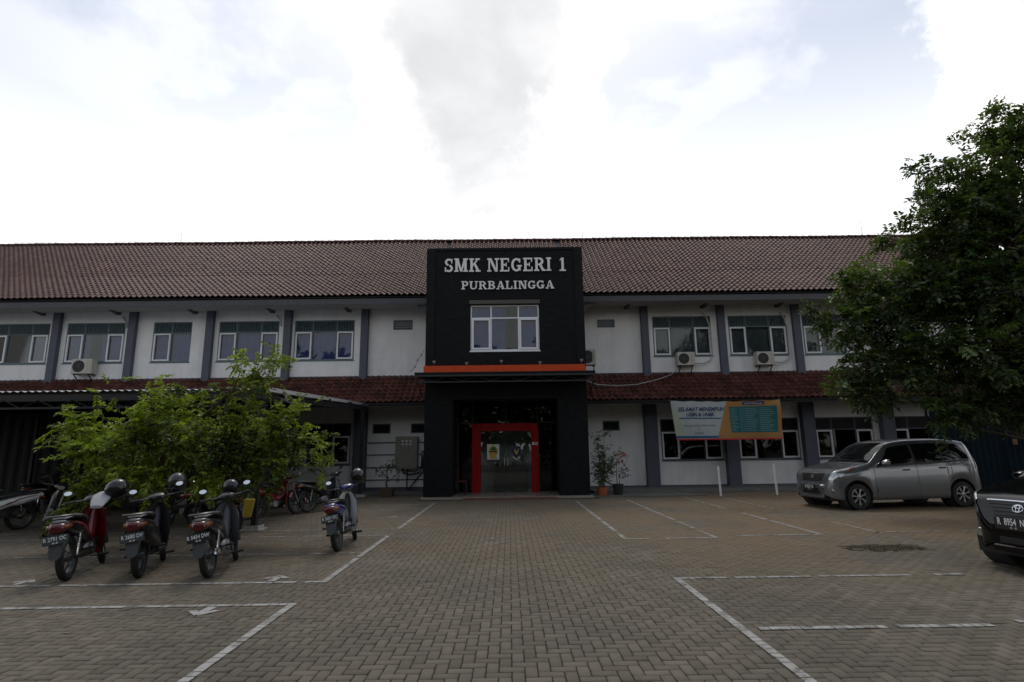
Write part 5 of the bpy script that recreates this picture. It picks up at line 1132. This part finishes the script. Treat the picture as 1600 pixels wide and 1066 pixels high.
    for (yy, zz, w_, bk) in ((1.02, 0.90, 0.075, 0.05), (1.03, 0.82, 0.13, 0.10), (1.02, 0.72, 0.18, 0.14), (1.00, 0.60, 0.20, 0.15), (0.975, 0.48, 0.20, 0.15), (0.95, 0.36, 0.18, 0.14), (0.93, 0.26, 0.17, 0.11), (0.92, 0.20, 0.12, 0.07)):
        outer = []; inn = []
        for k in range(9):
            q = -1+2*k/8; outer.append((w_*q, yy-bk*abs(q)**1.8, zz)); inn.append((w_*q*0.97, yy-bk*abs(q)**1.8-0.012, zz))
        rings.append((outer, inn))
    b = MB(); b.rings([o for o, i in rings], cap=False, closed=False)
    for s in (0, 8): b.rings([[o[s], i[s]] for o, i in rings], cap=False, closed=False)
    b.build('leg_shield', body, t, smooth=True, fixn=False)
    b = MB(); b.rings([i[::-1] for o, i in rings], cap=False, closed=False); b.build('inner_leg_shield', inner, t, smooth=True, fixn=False)
    b = MB(); b.loft([(0.60, 0.47, 0.05, 0.06), (0.72, 0.44, 0.055, 0.06), (0.84, 0.47, 0.06, 0.08), (0.93, 0.60, 0.06, 0.17), (1.00, 0.72, 0.05, 0.15)], 12, 2.4); b.build('centre_cover', inner if inner is not PAINTW else BLACKP, t, smooth=True)
    # steering assembly
    def S_build(b, n, m, p=t, sm=True): b.xf(Mst); return b.build(n, m, p, smooth=sm)
    for s in (-1, 1):
        b = MB(); b.tube([(s*0.075, 1.04, 0.84), (s*0.078, 1.18, 0.48)], 0.019, 8); b.tube([(s*0.078, 1.17, 0.50), (s*0.078, 1.25, R)], 0.025, 8); S_build(b, 'fork_leg', STEEL)
    b = MB(); arc_fender(b, 1.24, R, R+0.045, -5, 150, 0.062, 14, 0.05); S_build(b, 'front_mudguard', body)
    b = MB(); b.loft([(0.90, 0.965, 0.06, 0.03), (0.94, 0.975, 0.115, 0.05), (1.02, 0.985, 0.135, 0.062), (1.10, 0.975, 0.12, 0.06), (1.145, 0.965, 0.075, 0.045)], 16, 2.3); S_build(b, 'handlebar_cowl', body)
    b = MB(); b.loft([(1.13, 0.965, 0.075, 0.045), (1.158, 0.962, 0.06, 0.035)], 14, 2.2); S_build(b, 'headlamp', CLEARL)
    b = MB(); b.loft([(0.905, 0.995, 0.05, 0.006), (0.97, 1.032, 0.07, 0.006)], 12, 2.4); S_build(b, 'speedometer', BLACKP)
    b = MB(); b.tube([(-0.31, 0.88, 0.985), (-0.18, 0.94, 0.985), (0, 1.0, 0.97), (0.18, 0.94, 0.985), (0.31, 0.88, 0.985)], 0.012, 7); hb = S_build(b, 'handlebar', STEEL)
    for s in (-1, 1):
        b = MB(); b.tube([(s*0.22, 0.92, 0.985), (s*0.34, 0.862, 0.985)], 0.018, 8); S_build(b, 'grip', RUBBER, hb)
        b = MB(); b.tube([(s*0.17, 0.975, 0.985), (s*0.25, 0.955, 0.98), (s*0.33, 0.91, 0.98)], 0.006, 5); S_build(b, 'brake_lever', STEEL, hb)
        b = MB(); b.tube([(s*0.17, 0.945, 0.99), (s*0.20, 0.95, 1.06), (s*0.26, 0.94, 1.11)], 0.006, 5); mr = S_build(b, 'mirror', BLACKP)
        b = MB(); b.lathe([(0.001, 0.012), (0.9, 0.008), (1.0, -0.004), (0.001, -0.004)], (0, 0, 0), 'y', 18)
        Mm = Matrix.Translation((s*0.30, 0.935, 1.12))@Matrix.Rotation(math.radians(-20), 4, 'X')@Matrix.Rotation(math.radians(-4*s), 4, 'Z')
        b.xf(Mm@Matrix.Diagonal((0.054, 1, 0.038, 1))); S_build(b, 'mirror_housing', BLACKP, mr)
        b = MB(); b.lathe([(0.001, 0.0), (0.048, 0.0)], (0, 0, 0), 'y', 18); b.xf(Mm@Matrix.Translation((0, -0.0055, 0))@Matrix.Diagonal((1, 1, 0.66, 1))); S_build(b, 'mirror_glass', MIRROR, mr, False)
        b = MB(); b.loft([(1.03, 0.80, 0.015, 0.02, s*0.13), (1.05, 0.80, 0.025, 0.026, s*0.115)], 8, 2.2); b.build('front_signal', ORL, t, smooth=True)
    return t
def helmet(lab, loc, head, m, visor=True, tilt=(0, 0, 0), size=1.0):
    t = thing('helmet', lab, 'helmet', loc, (tilt[0], tilt[1], math.radians(head)), 'motorcycle helmets'); t.scale = (size,)*3
    vs = []; n, mrow = 20, 11; b = MB(); rings = []
    for j in range(mrow):
        ph = math.radians(86-j*13.2); r_ = math.cos(ph); ring = []
        for k in range(n):
            a = 2*math.pi*k/n; ring.append((0.125*r_*math.cos(a), 0.150*r_*math.sin(a), 0.13+0.13*math.sin(ph)))
        rings.append(ring)
    b.rings(rings); b.build('shell', m, t, smooth=True)
    b = MB(); R_ = []
    for j in range(5):
        ph = math.radians(24-j*11)
        R_.append([(0.130*math.cos(ph)*math.cos(math.radians(a)), 0.156*math.cos(ph)*math.sin(math.radians(a)), 0.13+0.134*math.sin(ph)) for a in range(20, 161, 10)])
    b.rings(R_, cap=False, closed=False); b.build('visor', mat('smoked_visor', (0.02, 0.02, 0.022), 0.08, coat=1.0), t, smooth='all')
    b = MB(); b.lathe([(0.118, -0.002), (0.124, 0.012), (0.118, 0.024), (0.105, 0.012), (0.118, -0.002)], (0, 0, 0), 'z', 20); b.xf(Matrix.Diagonal((0.95, 1.1, 1, 1))@Matrix.Translation((0, 0, 0.02))); b.build('rim_trim', RUBBER, t, smooth=True)
    return t
REDP = mat('red_bike_paint', (0.13, 0.004, 0.006), 0.25, coat=0.5); BLACKG = mat('black_bike_paint', (0.007, 0.007, 0.008), 0.28, coat=0.3); BLUEP = mat('deep_blue_bike_paint', (0.012, 0.02, 0.16), 0.22, coat=0.8)
SILV = mat('silver_bike_paint', (0.38, 0.39, 0.40), 0.3, metal=0.6); ORP = mat('orange_bike_paint', (0.55, 0.10, 0.02), 0.25, coat=0.8); REDS = mat('red_stripe', (0.35, 0.02, 0.02), 0.3, coat=0.6); GREYB = mat('grey_bike_paint', (0.025, 0.026, 0.028), 0.35, coat=0.3)
PLATEG = mat('faded_number_plate', (0.05, 0.065, 0.06), 0.5)
motorcycle('red motorcycle with a helmet on its mirror, leftmost in the front row', -5.45, 7.36, 19, 5, BLACKG, REDS, REDP, 'R 2791 OC', exhaust=False, platem=PLATEG)
motorcycle('black motorcycle with grey mud flap, second from the left in the front row', -4.63, 7.46, 20, 4, BLACKG, GREYB, BLACKP, 'R 2680 DV', exhaust=False, platem=PLATEG, cowl=True, shock=BLACKP)
motorcycle('black motorcycle with silver exhaust and bright plate, third in the front row', -3.73, 7.40, 12, 6, BLACKG, GREYB, GREYP, 'R 5454 DW')
motorcycle('blue motorcycle with white leg shield and a black helmet, standing alone nearest the entrance', -2.66, 9.14, 4, 6, BLUEP, SILV, PAINTW, 'R 3201 DC', platem=PLATEG, exhaust=False)
motorcycle('red and orange motorcycle seen from its side beside the shed post', -5.95, 13.6, -32, 6, REDP, ORP, REDP, '', group='motorcycles around the shed', exhaust=False, platem=BLACKP)
bk = motorcycle('black motorcycle in shade right of the red and orange one', -5.15, 14.9, -30, 6, BLACKG, GREYB, BLACKP, '', group='motorcycles around the shed', exhaust=False, platem=BLACKP)
for lab, x, y, h_ in (('dark motorcycle in the shed directly behind the tree trunk', -6.6, 12.4, -20), ('dark motorcycle in the shed behind the third front bike', -5.3, 11.3, 60), ('dark motorcycle in the shed behind the second front bike', -7.3, 12.6, 8),
        ('dark motorcycle in the shed behind the leftmost front bike', -8.4, 11.9, -150), ('dark motorcycle deep in the shed, rightmost of the inner row', -7.4, 15.6, 10), ('dark motorcycle deep in the shed, second of the inner row', -8.6, 15.4, 12),
        ('dark motorcycle deep in the shed, third of the inner row', -9.8, 15.5, 8), ('dark motorcycle deep in the shed, fourth of the inner row', -11.1, 15.6, 10), ('dark motorcycle at the shed front near the white scooter', -9.2, 12.3, -160), ('dark motorcycle deep in the shed, leftmost of the inner row', -12.6, 15.5, 9)):
    c = copy_tree(bk); c.location = (x, y, 0); c.rotation_euler = (0, -0.09, math.radians(h_)); c['label'] = lab; c['group'] = 'motorcycles around the shed'
motorcycle('motorcycle with cream white leg shield facing the yard at the left edge', -10.25, 12.3, 150, 5, PAINTW, REDP, PAINTW, '', group='motorcycles around the shed', exhaust=False, platem=BLACKP)
motorcycle('red motorcycle half cut off by the left edge of the photo', -11.15, 12.25, 155, 5, REDP, BLACKG, REDP, '', group='motorcycles around the shed', exhaust=False, platem=BLACKP)
helmet('glossy black helmet hanging on the blue motorcycle', (-2.605, 9.93, 0.98), 20, BLACKG, size=0.95)
helmet('dark helmet with a blue patch hanging on the leftmost red motorcycle', (-5.50, 8.23, 0.93), -30, BLACKG, tilt=(0.5, 0.3, 0), size=1.0)
helmet('grey helmet on the second motorcycle of the front row', (-4.89, 8.55, 0.98), 30, GREYB)
helmet('small black helmet on the third motorcycle of the front row', (-4.03, 8.40, 0.92), 60, BLACKG, size=0.85)
t = thing('jacket', 'pale grey jacket folded over the handlebar of the leftmost red motorcycle', 'jacket', (-5.62, 8.06, 0.84), (0, 0, math.radians(20)))
b = MB(); b.loft([(-0.22, -0.02, 0.07, 0.02), (-0.12, 0.05, 0.10, 0.035), (0.0, 0.10, 0.11, 0.045), (0.12, 0.13, 0.09, 0.035), (0.16, 0.13, 0.05, 0.02)], 12, 2.5); b.build('cloth', mat('pale_cloth', (0.36, 0.36, 0.37), 0.9), t, smooth=True)
t = thing('shopping_bag', 'yellow bag hanging behind the third motorcycle of the front row', 'bag', (-4.02, 8.95, 0.48), (0, 0.1, 0.3))
b = MB(); b.prism([(-0.06, 0.06), (0.06, 0.06), (0.08, 0.34), (-0.07, 0.34)], -0.04, 0.04, 'xz'); b.build('bag_body', mat('yellow_bag', (0.30, 0.20, 0.015), 0.6), t, bev=0.015)
b = MB(); b.tube([(-0.06, 0, 0.355), (-0.05, 0, 0.46), (0.0, 0, 0.50), (0.05, 0, 0.46), (0.06, 0, 0.355)], 0.006, 5); b.build('strap', BLACKP, t)
# bench and a parked motorcycle inside the porch
t = thing('bench', 'small dark red bench standing in the left side of the dark porch', 'bench', (-1.62, 20.0, 0.05))
b = MB(); b.box(-0.16, 0.16, -0.4, 0.3, 0.40, 0.44); b.build('seat', mat('dark_red_wood', (0.10, 0.018, 0.014), 0.5), t)
b = MB(); b.box(-0.16, -0.13, -0.4, 0.3, 0.44, 0.85); b.build('backrest', mat('dark_red_wood', (0.10, 0.018, 0.014), 0.5), t)
for x in (-0.13, 0.13):
    for y in (-0.37, 0.27): b = MB(); b.box(x-0.02, x+0.02, y-0.02, y+0.02, 0, 0.4); b.build('leg', DARKST, t)

# ------------------------------------------------------------------ cars
def cr(xs, ys, x):
    """monotone cubic through the points"""
    xs, ys = list(xs), list(ys)
    if x <= xs[0]: return ys[0]
    if x >= xs[-1]: return ys[-1]
    i = max(k for k in range(len(xs)-1) if xs[k] <= x)
    def sl(k):
        if k <= 0 or k >= len(xs)-1: return 0 if k < 0 else ((ys[1]-ys[0])/(xs[1]-xs[0]) if k == 0 else (ys[-1]-ys[-2])/(xs[-1]-xs[-2]))
        a = (ys[k]-ys[k-1])/(xs[k]-xs[k-1]); c = (ys[k+1]-ys[k])/(xs[k+1]-xs[k])
        return 0 if a*c <= 0 else 2*a*c/(a+c)
    h = xs[i+1]-xs[i]; t = (x-xs[i])/h; m0, m1 = sl(i), sl(i+1)
    return (2*t**3-3*t*t+1)*ys[i]+(t**3-2*t*t+t)*h*m0+(-2*t**3+3*t*t)*ys[i+1]+(t**3-t*t)*h*m1
def car(lab, loc, head, paint, plate, scale=1.0, wb=2.70, rack=False, strip_=None, nose=None):
    """nose at y=0, the car runs back along +y; x across"""
    t = thing('parked_car', lab, 'car', loc, (0, 0, math.radians(head)), 'cars parked in the yard'); t.scale = (scale,)*3
    LN = 4.17; wf = 0.72 if strip_ else 0.645; wr = wf+wb; Ra, zw = 0.365, 0.315
    def zb0(u): return cr([0, 0.12, 0.35, 3.8, 4.1, LN], [0.34, 0.25, 0.22, 0.23, 0.30, 0.40], u)
    def zb(u):
        z = zb0(u)
        for w_ in (wf, wr):
            d = abs(u-w_)
            if d < Ra: z = max(z, zw+math.sqrt(Ra*Ra-d*d))
        return z
    def hw(u): return cr([0, 0.04, 0.12, 0.25, 0.45, 0.9, 2.0, 3.4, 3.9, 4.08, LN], nose or [0.50, 0.62, 0.725, 0.79, 0.825, 0.842, 0.848, 0.845, 0.80, 0.74, 0.66], u)
    def ztop(u): return cr([0, 0.03, 0.07, 0.13, 0.25, 0.5, 0.80, 1.02, 1.35, 1.72, 1.95, 2.4, 3.0, 3.6, 3.86, 3.98, 4.08, LN], [0.57, 0.64, 0.76, 0.87, 0.935, 0.99, 1.045, 1.09, 1.34, 1.575, 1.625, 1.665, 1.675, 1.645, 1.605, 1.42, 1.12, 0.62], u)
    def belt(u):
        b_ = cr([0, 0.13, 0.5, 0.95, 1.3, 2.0, 3.0, 3.7, 4.0, LN], [0.50, 0.78, 0.90, 0.985, 1.00, 1.02, 1.06, 1.10, 1.08, 0.58], u)
        return min(b_, ztop(u)-0.035)
    def hwr(u): return min(hw(u)*0.97, cr([0, 0.1, 0.5, 1.0, 1.4, 1.75, 2.2, 3.2, 3.8, 4.0, LN], [0.44, 0.62, 0.70, 0.735, 0.655, 0.60, 0.605, 0.605, 0.585, 0.62, 0.60], u))
    def keys(u):
        z0, h_, b_, zt, hr = zb(u), hw(u), belt(u), ztop(u), hwr(u); g = b_-z0; e = zt-b_
        fl = 0.0
        for w_ in (wf, wr):
            d = abs(u-w_)
            if d < 0.5: fl = max(fl, 0.022*math.cos(d/0.5*math.pi/2))
        return [(h_*0.955+fl*1.3, z0), (h_*0.985+fl*1.2, z0+g*0.10), (h_+fl, z0+g*0.42), (h_*0.995+fl*0.4, z0+g*0.78), (h_*0.962, b_), (hr+(h_*0.962-hr)*0.18, b_+e*0.80), (hr*0.93, zt-min(0.028, e*0.12)), (hr*0.55, zt-min(0.006, e*.02)), (0.0, zt)]
    def S(u, v, side=1, off=0.0):
        K = keys(u); n = len(K)-1; v = max(0, min(n, v)); i = min(n-1, int(v)); f = v-i
        P = [K[max(0, i-1)], K[i], K[i+1], K[min(n, i+2)]]
        if i == n-1: P[3] = (-K[n-1][0], K[n-1][1])
        def c4(a): return 0.5*((2*P[1][a])+(-P[0][a]+P[2][a])*f+(2*P[0][a]-5*P[1][a]+4*P[2][a]-P[3][a])*f*f+(-P[0][a]+3*P[1][a]-3*P[2][a]+P[3][a])*f**3)
        # corner at the belt and the roof edge stay tight
        if i in (4,): x, z = K[4][0]+(K[5][0]-K[4][0])*f+0.012*math.sin(math.pi*f), K[4][1]+(K[5][1]-K[4][1])*f
        else: x, z = c4(0), c4(1)
        return Vector((side*x, u, z))
    def Sn(u, v, side, off):
        p = S(u, v, side); du = S(min(LN, u+0.01), v, side)-S(max(0, u-0.01), v, side); dv = S(u, min(8, v+0.03), side)-S(u, max(0, v-0.03), side)
        n = du.cross(dv); n = n.normalized() if n.length > 1e-9 else Vector((side, 0, 0))
        ref = Vector((p.x, (u-2.1)*0.15, p.z-0.75))
        if n.dot(ref) < 0: n = -n
        return p+n*off
    us = sorted(set([LN*k/70 for k in range(71)]+[0.015, 0.03, 0.05, 0.09, 0.13, 0.17]+[w_+Ra*math.cos(math.pi*k/16) for w_ in (wf, wr) for k in range(17)]+[w_+Ra*1.001*s for w_ in (wf, wr) for s in (-1, 1)]))
    vs_ = [k/4 for k in range(33)]
    b = MB(); rings = []
    for u in us: rings.append([S(u, v, 1) for v in vs_]+[S(u, v, -1) for v in vs_[-2::-1]])
    b.rings(rings, cap=False, closed=False)
    n = len(rings[0])
    b.add(rings[0], [tuple(range(n))]); b.add(rings[-1], [tuple(range(n))])
    b.build('body', paint, t, smooth=True)
    def patch(name, m, u0, u1, v0, v1, side=1, off=0.006, nu=10, nv=6, parent=t, smooth=True):
        fu0 = u0 if callable(u0) else (lambda q: u0); fu1 = u1 if callable(u1) else (lambda q: u1)
        sides = (1, -1) if side == 0 else (side,)
        b = MB()
        for s in sides:
            R_ = []
            for j in range(nv+1):
                q = j/nv; v = v0+(v1-v0)*q
                R_.append([Sn(fu0(q)+(fu1(q)-fu0(q))*i/nu, v, s, off) for i in range(nu+1)])
            b.rings(R_, cap=False, closed=False)
        return b.build(name, m, parent, smooth='all', fixn=True)
    # underbody and wheel wells
    b = MB(); b.box(-0.62, 0.62, 0.12, LN-0.12, 0.20, 0.42); b.build('underbody', BLACKP, t)
    for w_ in (wf, wr):
        for s in (-1, 1):
            b = MB(); b.lathe([(0.001, s*0.50), (Ra-0.002, s*0.50), (Ra-0.002, s*0.835)], (0, w_, zw), 'x', 28); b.build('wheel_well', DARKIN, t)
            wl = MB(); R_ = 0.305; pr = [(0.20, s*0.66), (0.27, s*0.65), (0.298, s*0.665), (R_, s*0.69), (R_, s*0.80), (0.298, s*0.825), (0.27, s*0.838), (0.205, s*0.832), (0.198, s*0.80)]
            wl.lathe(pr, (0, w_, R_), 'x', 36); wo = wl.build('wheel', RUBBER, t, smooth=True)
            b = MB(); b.lathe([(0.20, s*0.66), (0.20, s*0.832), (0.19, s*0.838), (0.178, s*0.80), (0.172, s*0.70)], (0, w_, R_), 'x', 32); b.lathe([(0.001, s*0.826), (0.035, s*0.826), (0.05, s*0.815), (0.05, s*0.78)], (0, w_, R_), 'x', 18)
            for k in range(7):
                a = 2*math.pi*k/7+0.3
                p = [(s*0.818, w_+r_*math.cos(a), R_+r_*math.sin(a)) for r_ in (0.04, 0.11, 0.185)]; d = Vector((0, -math.sin(a), math.cos(a)))
                Rg = []
                for q, r_ in zip(p, (0.020, 0.018, 0.030)):
                    q = Vector(q); Rg.append([q+d*r_, q+d*r_*0.6+Vector((s*0.010, 0, 0)), q-d*r_*0.6+Vector((s*0.010, 0, 0)), q-d*r_, q-d*r_+Vector((-s*0.03, 0, 0)), q+d*r_+Vector((-s*0.03, 0, 0))])
                b.rings(Rg)
            b.build('rim', mat('alloy', (0.35, 0.35, 0.36), 0.3, metal=0.9), wo, smooth=True)
            b = MB(); b.lathe([(0.001, s*0.72), (0.17, s*0.72), (0.17, s*0.70)], (0, w_, R_), 'x', 24); b.build('brake_disc', DARKST, wo)
            b = MB(); R2 = []
            for k in range(17):
                a = math.pi*k/16
                q = Sn(w_+Ra*math.cos(a)*0.999, 0.0, s, 0.0); q2 = Vector((s*0.79, w_+Ra*math.cos(a), zw+Ra*math.sin(a)))
                R2.append([q+Vector((s*0.004, 0, 0)), q2])
            b.rings(R2, cap=False, closed=False); b.build('arch_lip', paint, t, fixn=False)
    DG = mat('tinted_car_glass', (0.006, 0.007, 0.008), 0.05, spec=0.45)
    # windscreen: across the top surface between cowl and roof
    ws = MB(); R_ = []
    for j in range(13):
        u = 1.045+(1.70-1.045)*j/12; row = []
        for i in range(-12, 13): row.append(Sn(u, 8-abs(i)/12*2.35, 1 if i >= 0 else -1, 0.006))
        R_.append(row)
    ws.rings(R_, cap=False, closed=False); wsn = ws.build('windscreen', DG, t, smooth='all')
    for s in (-0.45, 0.15):
        b = MB(); p0 = Sn(1.03, 7.6, 1, 0.02); b.tube([(s, 1.03, p0.z), (s+0.25, 1.12, S(1.12, 8).z+0.012), (s+0.5, 1.10, S(1.10, 7).z+0.015)], 0.007, 5); b.build('wiper', BLACKP, t)
    ws = MB(); R_ = []
    for j in range(9):
        u = 3.93+(4.07-3.93)*j/8; R_.append([Sn(u, 8-abs(i)/10*2.2, 1 if i >= 0 else -1, 0.006) for i in range(-10, 11)])
    ws.rings(R_, cap=False, closed=False); ws.build('rear_window', DG, t, smooth='all')
    for s in (1, -1):
        patch('front_side_window', DG, lambda q: 1.18+0.50*q, 2.24, 4.10, 4.96, s, 0.007, 14, 6)
        patch('rear_side_window', DG, 2.32, 3.05, 4.10, 4.98, s, 0.007, 10, 6)
        patch('quarter_window', DG, 3.09, lambda q: 3.86-0.22*q**2-0.05*(1-q), 4.12, 4.96, s, 0.007, 8, 8)
        patch('window_pillar', BLACKP, 2.245, 2.315, 4.08, 5.0, s, 0.006, 2, 6); patch('window_pillar', BLACKP, 3.055, 3.085, 4.08, 5.0, s, 0.006, 2, 6)
        patch('belt_trim', BLACKP, 1.15, 3.80, 4.0, 4.09, s, 0.008, 30, 1)
        for u in (1.12, 2.28, 3.22):
            patch('door_gap', DARKIN, u-0.004, u+0.004, 0.7, 3.95, s, 0.003, 1, 14)
        patch('side_moulding', paint, 1.16, 3.0, 1.55, 1.85, s, 0.012, 24, 2); patch('sill_trim', paint, 1.12, 3.02, 0.02, 0.55, s, 0.015, 24, 3)
        for u in (1.98, 2.98):
            p = Sn(u, 3.45, s, 0.02); b = MB(); b.obox(p, (0.014, 0.085, 0.016)); b.build('door_handle', BLACKP if strip_ is None else CHROME, t, bev=0.006)
        # mirror
        p = Sn(1.36, 4.1, s, 0.0); b = MB(); b.loft([(p.y-0.05, p.z+0.07, 0.06, 0.035, p.x+s*0.13), (p.y-0.01, p.z+0.075, 0.10, 0.062, p.x+s*0.13), (p.y+0.05, p.z+0.075, 0.105, 0.066, p.x+s*0.13)], 14, 3); b.tube([p, (p.x+s*0.06, p.y, p.z+0.03)], 0.022, 6); b.build('wing_mirror', CHROME if strip_ is None else paint, t, smooth=True)
        # lamps
        patch('headlamp', CLEARL, lambda q: 0.09-0.03*q, lambda q: 0.28+0.34*q, 3.40, 4.85, s, 0.008, 14, 6)
        patch('front_signal', ORL if strip_ is None else CLEARL, lambda q: 0.42+0.14*q, lambda q: 0.50+0.20*q, 4.1, 4.84, s, 0.011, 5, 4)
        b = MB(); p = Sn(0.10, 1.3, s, 0.012); b.lathe([(0.001, -0.03), (0.045, -0.03), (0.055, -0.02), (0.055, 0.02)], (p.x*0.94, p.y, 0.44), 'y', 16); b.build('fog_lamp', CLEARL, t, smooth=True)
        patch('tail_lamp', REDL, 3.97, 4.10, 3.0, 5.0, s, 0.008, 4, 8)
        if rack:
            b = MB(); b.tube([(s*0.60, 2.05, S(2.05, 5.9).z+0.012), (s*0.60, 2.2, S(2.2, 6).z+0.045), (s*0.60, 3.4, S(3.4, 6).z+0.045), (s*0.60, 3.55, S(3.55, 5.9).z+0.012)], 0.014, 6); b.build('roof_rail', BLACKP, t, smooth=True)
    if strip_:
        for s in (1, -1): patch('headlamp', CLEARL, lambda q: 0.085+0.03*q, lambda q: 0.20+0.10*q, 4.0, 5.9, s, 0.010, 6, 10)
    for u0, u1 in ((1.0, 1.006),): patch('bonnet_gap', DARKIN, u0, u1, 5.2, 8, 0, 0.002, 1, 10)
    for s in (1, -1): patch('bonnet_edge', DARKIN, 0.20, 1.0, 5.17, 5.22, s, 0.002, 20, 1)
    # front end
    kn = hw(0)/0.5
    def front(u, x):
        lo, hi = 5.0, 8.0
        for _ in range(22):
            m_ = (lo+hi)/2
            if S(u, m_, 1).x > abs(x): lo = m_
            else: hi = m_
        return S(u, lo, 1).z
    gr = patch('grille', BLACKP, 0.036, 0.108, 6.75, 8, 0, 0.003, 6, 8)
    for k, u in enumerate((0.044, 0.058, 0.074, 0.092, 0.112)):
        b = MB(); w0 = 6.85-0.05*k; pts = [Sn(u, w0+(8-w0)*q/6, 1, 0.008) for q in range(7)]; pts += [Vector((-p.x, p.y, p.z)) for p in pts[-2::-1]]
        b.tube(pts, 0.007 if k < 4 else 0.014, 6); b.build('grille_bar', (STEEL if strip_ is None else BLACKP) if k < 4 else CHROME, t, smooth=True)
    p0 = Sn(0.073, 8, 1, 0.014); zc, yc = p0.z, p0.y
    b = MB()
    for rx, rz, oz in ((0.062, 0.042, 0), (0.022, 0.040, 0), (0.040, 0.016, 0.018)):
        b.tube([(rx*math.cos(a*math.pi/12), yc-0.004+0.45*(oz+rz*math.sin(a*math.pi/12)), zc+oz+rz*math.sin(a*math.pi/12)) for a in range(25)], 0.0048, 5)
    b.build('emblem', CHROME, t, smooth=True)
    b = MB(); b.box(-0.33*kn, 0.33*kn, -0.012, 0.02, 0.35, 0.43); b.build('lower_intake', BLACKP, t, bev=0.01)
    b = MB(); b.loft([(-0.035, 0.535, 0.42*kn, 0.045), (0.02, 0.535, 0.52*kn, 0.06)], 16, 5); b.build('bumper_beam', paint, t, smooth=True)
    b = MB(); b.box(-0.46*kn, 0.46*kn, -0.02, 0.10, 0.255, 0.335); b.build('chin_spoiler', paint, t, bev=0.015)
    b = MB(); zpl = 0.60 if strip_ else 0.50; b.box(-0.22, 0.22, -0.052, -0.042, zpl-0.075, zpl+0.065); pl = b.build('number_plate', PLATEB, t)
    if plate:
        text_obj(plate, 0.115, PLATEW, pl, (0, -0.0535, zpl+0.012), ext=0.0005, off=0.0018, sx=0.62, name='plate_lettering')
        text_obj('02 - 22', 0.032, PLATEW, pl, (0, -0.0535, zpl-0.052), ext=0.0005, sx=0.9, name='plate_lettering')
    b = MB(); b.box(-0.5, 0.5, 0.75, 0.9, 0.9, 0.96)
    return t
SILVER = mat('silver_car_paint', (0.215, 0.225, 0.238), 0.24, metal=0.65, coat=0.8); BLACKC = mat('black_car_paint', (0.003, 0.003, 0.004), 0.14, coat=0.0, spec=0.35)
ROOTS = {}
CAR1 = car('silver people carrier parked under the large tree, seen from its front left', (7.52, 14.46, 0), -82.5, SILVER, 'R 9021 TA', scale=0.99, wb=2.82, rack=False)
CAR2 = car('glossy black car cut off by the right edge of the photo, facing the camera', (5.88, 6.80, 0), -80, BLACKC, 'R  8954  NC', scale=0.97, strip_=True, nose=[0.34, 0.46, 0.58, 0.69, 0.77, 0.835, 0.848, 0.845, 0.80, 0.74, 0.66])
